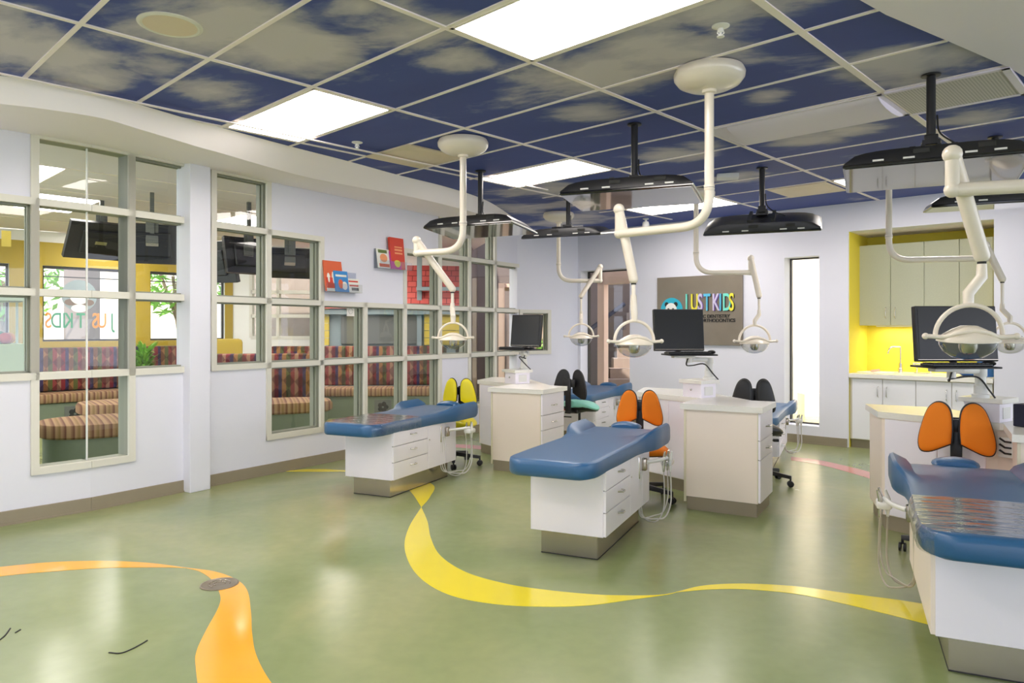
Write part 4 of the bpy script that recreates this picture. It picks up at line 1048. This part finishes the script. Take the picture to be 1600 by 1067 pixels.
x, z = on_sign(1073, 497); text_mesh('PEDIATRIC DENTISTRY', .062, .004, 'black_paint', t, (x, -.034, z), 'small_lettering', sx=.98)
x, z = on_sign(1073, 503.5); text_mesh('& ORTHODONTICS', .062, .004, 'black_paint', t, (x+.16, -.034, z), 'small_lettering', sx=.98)

# ================================================================ BOOK HOLDERS ON THE LEFT WALL
def book(name, W, s0, z0, w_, h_, mt, label, off, th=.012, lean=.16, extras=()):
    p = W.pt(s0, -off, z0)
    t = thing('book', label, 'book', (p.x, p.y, z0), W.rz, 'books in the clear wall holders', rx=-lean)
    part('cover', box(NB(), 0, w_, 0, th, 0, h_, .001), mt, t)
    part('pages', box(NB(), .002, w_-.001, .002, th-.002, .001, h_+.0005), 'paper', t)
    for (x0_, x1_, a_, b_, m_) in extras:
        bm = NB()
        if m_[0] == '*':
            sphere(bm, ((x0_+x1_)/2*w_, 0, (a_+b_)/2*h_), 1, ((x1_-x0_)/2*w_, .0015, (b_-a_)/2*h_)); part('cover_picture', bm, m_[1:], t)
        else: part('cover_print', box(bm, x0_*w_, x1_*w_, -.0012, 0, a_*h_, b_*h_), m_, t)
    return t
def holder(px0, px1, py, label):
    a, b = L1.s_of(px0, -.06), L1.s_of(px1, -.06); z = L1.z_of((px0+px1)/2, py, -.06)
    p = L1.pt(a, 0, z)
    t = thing('book_holder', label, 'book holder', (p.x, p.y, z), L1.rz, 'clear wall book holders')
    Ln = b-a
    part('ledge', box(NB(), 0, Ln, -.10, -.001, 0, .005), 'clear_plastic', t)
    part('front_lip', box(NB(), 0, Ln, -.10, -.096, .005, .09), 'clear_plastic', t)
    part('back_plate', box(NB(), 0, Ln, -.006, -.001, .005, .22), 'clear_plastic', t)
    return a, b, z
a, b, z = holder(507, 562, 457, 'clear acrylic wall holder left of the red books, with an orange book')
book('book', L1, a+.01, z+.006, .25, .32, 'book_orange', 'tall orange book with white figures, back left of the lower wall holder', .075, extras=((.05, .95, .12, .45, 'book_red'), (.12, .3, .2, .6, '*book_white'), (.38, .55, .15, .65, '*book_white'), (.65, .8, .2, .6, '*book_white'), (.05, .95, 0, .1, 'book_white')))
book('book', L1, a+.13, z+.006, .19, .22, 'book_blue', 'small blue picture book in the lower wall holder', .085, extras=((.1, .9, .72, .82, 'book_white'), (.25, .6, .15, .6, '*book_orange'), (.5, .9, .1, .5, '*book_white')))
book('book', L1, a+.33, z+.006, .17, .15, 'book_white', 'white book with red arcs at the right of the lower wall holder', .06, extras=((.1, .9, .75, .85, 'book_red'), (.15, .9, .45, .55, 'book_red'), (.3, .9, .15, .35, 'board_grey')))
a, b, z = holder(590, 640, 421, 'clear acrylic wall holder beside the shingled window, with red and white books')
book('book', L1, a+.0, z+.006, .20, .215, 'book_white', 'white book with green leaves and orange face, left in the upper wall holder', .075, extras=((.1, .8, .78, .95, 'book_green'), (.2, .8, .3, .75, '*skin_print'), (.1, .9, .05, .22, 'book_orange')))
book('book', L1, a+.20, z+.006, .23, .36, 'book_red', 'tall thick red book in the upper wall holder', .085, th=.03, lean=.1, extras=((.3, .85, .68, .72, 'skin_print'), (.3, .85, .58, .64, 'skin_print'), (.3, .85, .48, .53, 'skin_print')))
book('book', L1, a+.19, z+.006, .17, .20, 'book_magenta', 'small magenta and yellow book in front of the red book', .09, extras=((.1, .8, .72, .86, 'book_white'), (.35, .95, .1, .6, '*letter_yellow')))

# ================================================================ WAITING ROOM BEHIND THE GLASS
FW = Wall((-9.60, 7.60), (-4.87, 12.53))           # its window wall
GW = Wall((-4.87, 12.53), (-.75, 12.75))           # its end wall
struct('ceiling_waiting', prism(NB(), [(-12, 3), (-5.9, 2.5), (-3.4, 5.55), (-.1, 10.55), (-.75, 13.2), (-4.9, 13.2), (-9.9, 8.2), (-12, 6)], 2.80, 2.92), 'white_ceiling')
bm = NB()
for k in range(-3, 6):
    p = Vector((-7.5, 8.0))+Vector(DA.xy)*k*1.22; q_ = p+Vector(DB.xy)*5; p = p-Vector(DB.xy)*3
    n = Vector((-DB.y, DB.x))*.014; prism(bm, [p+n, q_+n, q_-n, p-n], 2.794, 2.801)
struct('trim_10', bm, 'grid_paint')
def wl(x, y, label):
    t = thing('ceiling_light', label, 'ceiling light', (x, y, 2.80), GR, 'waiting room ceiling lights')
    part('light_frame', box(NB(), -.61, .61, -.305, .305, -.004, -.001), 'grid_paint', t)
    part('diffuser', box(NB(), -.59, .59, -.285, .285, -.007, -.0045), 'panel_glow', t)
wl(-5.2, 8.2, 'glowing ceiling panel of the waiting room seen through the upper panes left of the post')
wl(-3.6, 9.6, 'glowing ceiling panel of the waiting room seen through the top pane right of the post')
wl(-4.6, 6.6, 'glowing ceiling panel just behind the bend of the window grid'); wl(-5.6, 10.4, 'added glowing ceiling panel above the long waiting room bench'); wl(-1.6, 9.9, 'added glowing ceiling panel above the playhouse side of the waiting room'); wl(-6.6, 6.9, 'added glowing ceiling panel of the waiting room near the left photo edge'); wl(-2.6, 11.2, 'farthest added glowing ceiling panel of the waiting room')  # panels after the bend one are added to brighten the waiting room
# window wall
fx_ = [0, FW.s_of(-60), FW.s_of(14), FW.s_of(66), FW.s_of(212), FW.s_of(234), FW.s_of(351), FW.len]
fh = {(1, 1), (3, 1), (5, 1)}
struct('wall_waiting', wall_cells(fx_, [0, 1.19, 2.30, 2.9], fh, .15), 'white_paint', FW.loc, FW.rz)
bm = NB(); box(bm, 0, FW.len, -.02, 0, 2.30, 2.64)
for i in (0, 2, 4, 6): box(bm, fx_[i], fx_[i+1], -.02, 0, 1.19, 2.30)
box(bm, 0, FW.len, -.05, 0, 1.10, 1.19)
struct('wall_waiting_yellow', bm, 'mustard_wall', FW.loc, FW.rz)
for n_, i in (('window_9', 1), ('window_10', 3), ('window_11', 5)):
    bm = NB(); a, b = fx_[i], fx_[i+1]
    for q_ in ((a, a+.03, 1.19, 2.3), (b-.03, b, 1.19, 2.3), (a, b, 2.26, 2.3), (a, b, 1.19, 1.22), (a, b, 2.14, 2.155)): box(bm, q_[0], q_[1], .04, .08, q_[2], q_[3])
    f = struct(n_, bm, 'dark_frame', FW.loc, FW.rz)
    part('pane', glaze([a, b], [1.19, 2.3], {(0, 0)}, .06), 'glass', f)
# window decal seen from behind (mirrored)
p = FW.pt(0, .03, 0)
t = thing('window_decal', 'panda and colourful letters on the waiting room window, seen reversed', 'window sign', (p.x, p.y, 0), FW.rz)
t['label'] = 'panda disc and mirrored colourful letters stuck on the waiting room window'
def onF(px, py): return FW.s_of(px), FW.z_of(px, py)
for ch, px, mt in (('J', 179, 'letter_green'), ('U', 168, 'letter_orange'), ('S', 155, 'letter_orange'), ('T', 134, 'letter_green'), ('K', 116, 'letter_green'), ('I', 104, 'letter_green'), ('D', 98, 'letter_green'), ('S', 82, 'letter_orange')):
    x, z = onF(px, 512); text_mesh(ch, .32, .003, mt, t, (x, 0, z), 'letter', sx=.62, flip=True)
cx, cz = onF(125, 462)
for (x, z, rx, rz_, y0, y1, mt, nm) in ((0, 0, .24, .24, .004, 0, 'blue_grey', 'logo_disc'), (0, -.02, .125, .11, -.006, .004, 'paper', 'panda_face'), (-.11, -.1, .09, .05, -.002, .004, 'bark', 'panda_arm'), (.11, -.1, .09, .05, -.002, .004, 'bark', 'panda_arm'), (0, -.19, .11, .06, -.004, .004, 'paper', 'panda_belly'), (-.045, -.0, .018, .01, -.009, -.006, 'black_paint', 'panda_eye'), (.045, 0, .018, .01, -.009, -.006, 'black_paint', 'panda_eye')):
    blob(x, z, rx, rz_, y0, y1, mt, nm)
# outside of it
bm = NB(); box(bm, -24, -7, 17.2, 17.4, -.1, 3.0); struct('wall_outside_garden', bm, 'sunlit_plaster')
bm = NB(); box(bm, -8.35, -7.9, 13.4, 13.8, 0, 3.2); struct('wall_outside_pillar', bm, 'mauve_wall')
def leafy(name, label, c_, rad, n, trunk=None, cat='tree', size=.16, mt='leaf', group=None):
    t = thing(name, label, cat, (c_[0], c_[1], 0), 0, group)
    bm = NB()
    for i in range(n):
        v = Vector((random.gauss(0, 1), random.gauss(0, 1), random.gauss(0, 1))).normalized()*rad*random.uniform(.5, 1)
        v.z = c_[2]+v.z*.8; d = Vector((random.uniform(-1, 1), random.uniform(-1, 1), random.uniform(-.6, .6))).normalized()*size; e = d.cross(Vector((random.uniform(-1, 1), random.uniform(-1, 1), 1))).normalized()*size*.28
        q4 = [bm.verts.new(v-d), bm.verts.new(v+e), bm.verts.new(v+d), bm.verts.new(v-e)]; bm.faces.new(q4)
    part('foliage', bm, mt, t)
    bm = NB(); z1 = c_[2]
    tube(bm, catmull([(0, 0, 0), (.06, 0, z1*.4), (-.05, .04, z1*.75), (.02, 0, z1)], 5), trunk or .07, 8)
    for k in range(4):
        a = k*1.6; tube(bm, [(0, 0, z1*.6), (rad*.4*math.cos(a), rad*.4*math.sin(a), z1+.1*k)], (trunk or .07)*.45, 6)
    part('trunk', bm, 'bark', t, smooth=True)
leafy('garden_tree', 'leafy bright green tree outside the first waiting room window', (-9.9, 14.0, 2.3), 1.1, 420)
leafy('garden_tree', 'pale leafy tree outside the second waiting room window', (-6.9, 14.9, 2.4), 1.0, 380)
leafy('garden_tree', 'low tree outside the leftmost waiting room window', (-13.2, 13.2, 2.2), 1.0, 300)
# benches
def bench_run(W, s0, s1, label, back_top=1.10, depth=.62, emblems=(), off=.0):
    p = W.pt(s0, -off, 0); L = s1-s0
    t = thing('bench', label, 'bench', (p.x, p.y, 0), W.rz, 'waiting room wall benches')
    part('base', box(NB(), 0, L, -depth+.04, -.02, 0, .33), 'grey_green', t)
    o = part('seat_cushion', box(NB(), 0, L, -depth, -.14, .335, .465, .035), 'stripe_fabric', t, smooth=True)
    part('back_cushion', box(NB(), 0, L, -.16, -.022, .47, back_top, .04), 'diamond_fabric', t, smooth=True)
    for e in emblems:
        bm = NB(); ex = e-s0
        box(bm, ex-.13, ex+.13, -depth+.028, -depth+.04, .06, .28)
        q_ = part('emblem_plate', bm, 'board_grey', t)
        bm = NB()
        for k in range(5):
            a = 2*math.pi*k/5; sphere(bm, (ex+.05*math.cos(a), -depth+.026, .17+.05*math.sin(a)), 1, (.036, .005, .036), 12)
        part('emblem_flower', bm, 'shadow_gap', q_, smooth=True)
    return t
bench_run(FW, .3, FW.len-.7, 'long bench under the waiting room windows, striped seat and diamond-pattern back', emblems=[FW.s_of(97), FW.s_of(119)], off=.05)
GB_ = Wall((-3.85, 11.57), (-.98, 11.75))
bench_run(GB_, .0, GB_.s_of(698), 'bench with striped seat in front of the grey playhouse, seen through the lower panes', emblems=[GB_.s_of(605)])
# ottomans and seats in the middle
def ottoman(c_, rx_, ry_, ang, label, h=.46):
    t = thing('ottoman', label, 'ottoman', (c_[0], c_[1], 0), ang, 'striped waiting room ottomans')
    def lp(k, z, e=3.2):
        out = []
        for i in range(40):
            a = 2*math.pi*i/40; c, s = math.cos(a), math.sin(a)
            out.append((k*rx_*abs(c)**(2/e)*(1 if c > 0 else -1), k*ry_*abs(s)**(2/e)*(1 if s > 0 else -1), z))
        return out
    part('base', loft(NB(), [lp(.93, 0), lp(.93, h-.13)]), 'grey_green', t, smooth=True)
    part('seat_cushion', loft(NB(), [lp(.96, h-.13), lp(1.0, h-.11), lp(1.0, h-.035), lp(.97, h), lp(.5, h+.012), lp(.02, h+.014)]), 'stripe_fabric', t, smooth=True)
    return t
ottoman((-4.02, 7.38), .72, .5, R(35), 'nearest striped ottoman behind the lowest left pane')
ottoman((-4.72, 9.1), .68, .45, R(38), 'striped ottoman in the middle of the waiting room', .47)
ottoman((-3.15, 9.1), .85, .45, R(20), 'rounded striped ottoman behind the panes right of the post')
t = thing('bench', 'patterned seat back standing on the rounded ottoman right of the post', 'bench', (-3.35, 9.15, .476), R(20))
part('back_cushion', box(NB(), -.30, .10, -.09, .09, 0, .42, .04), 'diamond_fabric', t, smooth=True)
t = thing('sofa', 'long patterned sofa back in the waiting room just right of the post', 'sofa', (-3.62, 9.98, 0), R(8))
part('base', box(NB(), -.9, .9, -.05, .7, 0, .33), 'grey_green', t)
part('seat_cushion', box(NB(), -.9, .9, .13, .7, .335, .47, .03), 'stripe_fabric', t, smooth=True)
part('back_cushion', box(NB(), -.92, .92, -.06, .12, .335, 1.03, .05), 'diamond_fabric', t, smooth=True)
t = thing('armchair', 'mustard yellow padded armchair in the waiting room corner', 'armchair', (-4.5, 11.08, 0), R(30))
part('back', box(NB(), -.36, .36, .1, .28, .3, 1.22, .06), 'mustard_wall', t, smooth=True)
part('seat', box(NB(), -.36, .36, -.4, .1, .1, .48, .06), 'mustard_wall', t, smooth=True)
# potted plant behind the post-side pane
pp = FW.pt(FW.s_of(224, -.42), -.42)
t = thing('potted_plant', 'bright green leafy plant in a pot on the waiting room bench', 'plant', (pp.x, pp.y, .468), .3)
bm = NB()
for i in range(230):
    a = random.uniform(0, 6.28); l = random.uniform(.10, .27); zz = random.uniform(.25, .62)
    b0 = Vector((math.cos(a)*l*.3, math.sin(a)*l*.3, zz*.9)); tip = Vector((math.cos(a)*l, math.sin(a)*l, zz+random.uniform(-.08, .14))); n = Vector((-math.sin(a), math.cos(a), 0))*.022; m_ = (b0+tip)/2+Vector((0, 0, .03))
    bm.faces.new([bm.verts.new(x) for x in (b0, m_+n, tip, m_-n)])
part('leaves', bm, 'leaf', t)
part('pot', lathe(NB(), [(.10, 0), (.14, .2), (.15, .22), (.13, .22), (.12, .18)], 20), 'board_grey', t, smooth=True)
bm = NB()
for k in range(6): tube(bm, [(0, 0, .18), (.1*math.cos(k), .1*math.sin(k), .5)], .008, 6)
part('stem', bm, 'bark', t)
# hanging televisions of the waiting room
def wtv(c_, ang, tl, label, w_=.95, h_=.55):
    t = thing('television', label, 'television', c_, ang, 'waiting room televisions', rx=tl)
    part('television_body', box(NB(), -w_/2, w_/2, -.03, .03, -h_/2, h_/2, .008), 'tvback', t)
    part('back_bulge', box(NB(), -w_*.3, w_*.3, -.06, -.03, -h_*.32, h_*.3, .02), 'tvback', t)
    part('badge', box(NB(), -.06, .06, -.063, -.06, -.02, .02), 'steel', t)
    m = thing('television_mount', 'grey mount of the '+label, 'television mount', (c_[0], c_[1], 2.80), ang, 'waiting room television mounts')
    part('mount_arm', box(box(NB(), -.06, .06, -.075, -.065, c_[2]-2.80, c_[2]-2.80+.28, .01), -.02, .02, -.09, -.06, c_[2]-2.80+.1, -.001), 'board_grey', m)
wtv((-4.62, 8.05, 2.36), R(50), R(35), 'waiting room television behind the bend in the glass', .66, .46)
wtv((-3.80, 7.6, 2.27), R(25), R(10), 'dark square television back at the left of the square post', .62, .42)
wtv((-3.55, 8.6, 2.17), R(-20), R(15), 'dark television back at the right of the square post', .6, .5)
wtv((-3.02, 8.15, 2.2), R(50), R(-12), 'television edge in the pane right of the square post', .5, .42)
wtv((-2.50, 8.05, 2.11), R(30), R(12), 'dark television in the pane left of the orange book holder', .62, .34)
# end wall: white corner, window, grey boards, playhouse
gx = [0, GW.s_of(392), GW.s_of(489), GW.len]
struct('wall_waiting_end', wall_cells(gx, [0, 1.22, 2.42, 2.9], {(1, 1)}, .12), 'white_paint', GW.loc, GW.rz)
bm = NB()
xs_ = [gx[1], GW.s_of(402), GW.s_of(434), gx[2]]
for x in xs_: box(bm, x-.025, x+.025, -.01, .13, 1.22, 2.42)
for z in (1.22, 1.60, 2.02, 2.42): box(bm, gx[1], gx[2], -.01, .13, z-.03, z+.03)
f = struct('window_12', bm, 'frame_paint', GW.loc, GW.rz); part('pane', glaze([gx[1], gx[2]], [1.22, 2.42], {(0, 0)}, .06), 'glass', f)
bm = NB(); box(bm, -5.2, -1.0, 14.2, 14.4, 0, 3.0); struct('wall_outside_brown', bm, 'concrete')
p = GW.pt(0, 0)
t = thing('playhouse', 'playhouse front with red shingle roof, yellow siding and grey-blue frame behind the panes', 'playhouse', (-3.2, 11.95, 0), math.atan2(.2, 3.2))
part('grey_panel', box(NB(), .1, 2.25, .25, .35, 0, 1.72), 'blue_grey', t)
for (a, b) in ((.32, 1.32), (1.42, 1.60)):
    part('board', box(NB(), a, b, .2, .25, 1.12, 1.60, .005), 'board_grey', t)
for (a, b) in ((-.08, .12), (1.72, 2.45)):
    bm = NB()
    for k in range(5): box(bm, a, b, .19-.006*0, .245, 1.10+.125*k, 1.10+.125*k+.118, .003)
    part('siding', bm, 'siding_yellow', t)
bm = NB(); vs = [(-.1, .05, 1.72), (2.5, .05, 1.72), (2.5, .75, 2.62), (-.1, .75, 2.62)]
a4 = [bm.verts.new(v) for v in vs]; b4 = [bm.verts.new((v[0], v[1]+.05, v[2]+.02)) for v in vs]
bm.faces.new(a4); bm.faces.new(b4[::-1])
for k in range(4): bm.faces.new((a4[k], a4[(k+1) % 4], b4[(k+1) % 4], b4[k]))
part('shingle_roof', bm, 'shingle_red', t)
bm = NB(); box(bm, -.12, 2.52, .1, .2, 1.62, 1.70); box(bm, 1.60, 1.68, .16, .26, 1.05, 2.6); box(bm, 2.4, 2.5, .1, .2, 0, 2.7); box(bm, 1.6, 2.5, .02, .12, 2.02, 2.08)
part('frame', bm, 'blue_grey', t)
t = thing('paper_note', 'white paper note with a drawing on the pane behind the left bed', 'note', (0, 0, 0)); p = L1.pt(L1.s_of(548, .05), .055, L1.z_of(548, 486, .05)); place(t, p, L1.rz)
part('sheet', box(NB(), -.055, .055, -.0035, -.002, -.055, .055), 'paper', t)
part('drawing', tube(NB(), [(.03*math.cos(a), -.004, .03*math.sin(a)) for a in [k*.5 for k in range(13)]], .0012, 5), 'board_grey', t)
# claw machine at the far left
t = thing('prize_machine', 'pale green glass-topped prize machine with toys at the left photo edge', 'prize machine', (-4.68, 6.35, 0), R(41))
part('cabinet', box(NB(), -.42, .30, -.2, .3, .0, 1.24, .01), 'pale_green', t)
bm = NB()
for x in (-.42, .28):
    for y in (-.2, .28): box(bm, x, x+.02, y, y+.02, 1.24, 1.62)
box(bm, -.43, .31, -.21, .31, 1.62, 1.68); part('top_frame', bm, 'pale_green', t)
part('glass_case', box(NB(), -.40, .28, -.18, .28, 1.245, 1.615), 'clear_plastic', t)
for k, (x, y, r, mt) in enumerate(((.05, -.05, .06, 'letter_green'), (.12, .05, .06, 'letter_green'), (-.05, -.02, .055, 'book_red'), (.16, -.08, .05, 'book_red'), (-.16, .02, .06, 'letter_blue'), (.2, .02, .05, 'letter_orange'))):
    part('toy', sphere(NB(), (x, y, 1.24+r), r), mt, t, smooth=True)
t = thing('hanging_pennants', 'yellow and pink letter cut-outs hanging near the left photo edge', 'pennants', (-4.55, 6.3, 0), R(41))
part('string', tube(NB(), [(-.5, 0, 2.26), (.5, 0, 2.26)], .003, 6), 'white_plastic', t)
for k, x in enumerate((-.35, -.2, -.05, .1)):
    part('pennant', prism(NB(), [(x-.035, 0), (x+.035, 0), (x+.035, .004), (x-.035, .004)], 2.10, 2.24), 'siding_yellow' if k % 2 else 'stripe_pink', t)
# darker side room beyond the last panes
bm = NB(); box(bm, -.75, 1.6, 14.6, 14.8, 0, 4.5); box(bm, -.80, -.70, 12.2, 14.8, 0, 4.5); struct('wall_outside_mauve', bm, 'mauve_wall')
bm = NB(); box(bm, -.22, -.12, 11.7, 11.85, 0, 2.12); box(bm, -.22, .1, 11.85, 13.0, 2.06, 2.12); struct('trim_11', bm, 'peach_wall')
leafy('garden_plant', 'small green plant outside the little square window', (.62, 12.3, 1.0), .25, 90, .02, 'plant', .12)
bm = NB(); box(bm, .50, .66, 13.2, 13.5, 0, 2.4); struct('trim_12', bm, 'peach_wall')
# stairwell beyond window 7
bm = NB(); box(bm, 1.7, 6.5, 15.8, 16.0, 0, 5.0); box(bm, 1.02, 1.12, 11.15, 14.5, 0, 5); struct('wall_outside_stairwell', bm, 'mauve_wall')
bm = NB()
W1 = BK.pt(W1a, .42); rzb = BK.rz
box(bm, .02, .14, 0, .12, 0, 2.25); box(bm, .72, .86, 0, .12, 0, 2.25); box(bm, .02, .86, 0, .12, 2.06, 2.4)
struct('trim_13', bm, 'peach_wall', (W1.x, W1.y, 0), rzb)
t = thing('outdoor_stairs', 'grey-brown concrete stairs seen through the tall window behind the lights', 'stairs', (1.42, 11.75, 0), 0)
for k in range(12):
    part('step', box(NB(), .10*k, 2.6, .28*k, .28*k+.30, 0, .17*(k+1)), 'concrete', t)
o = part('handrail', tube(NB(), [at_y(900, 531, 11.35)-Vector((1.42, 11.75, 0)), at_y(975, 475, 11.9)-Vector((1.42, 11.75, 0))], .035, 10), 'navy', t, smooth=True)
# sunlit porch beyond window 8
P8 = BK.pt(W2b, 0)
bm = NB(); box(bm, 3.2, 9.5, 11.6, 11.8, 0, 4.2); struct('wall_outside_porch', bm, 'sunlit_plaster')
bm = NB(); box(bm, 3.55, 4.05, 10.35, 10.8, 0, 4.0); box(bm, 4.6, 7, 11.3, 11.6, 0, .35); struct('wall_outside_column', bm, 'sunlit_plaster')
struct('sun_block_slab', box(NB(), 1.12, 2.9, 11.2, 15.8, 3.6, 3.7), 'mauve_wall')  # unseen slab added to keep the sun off the stairs
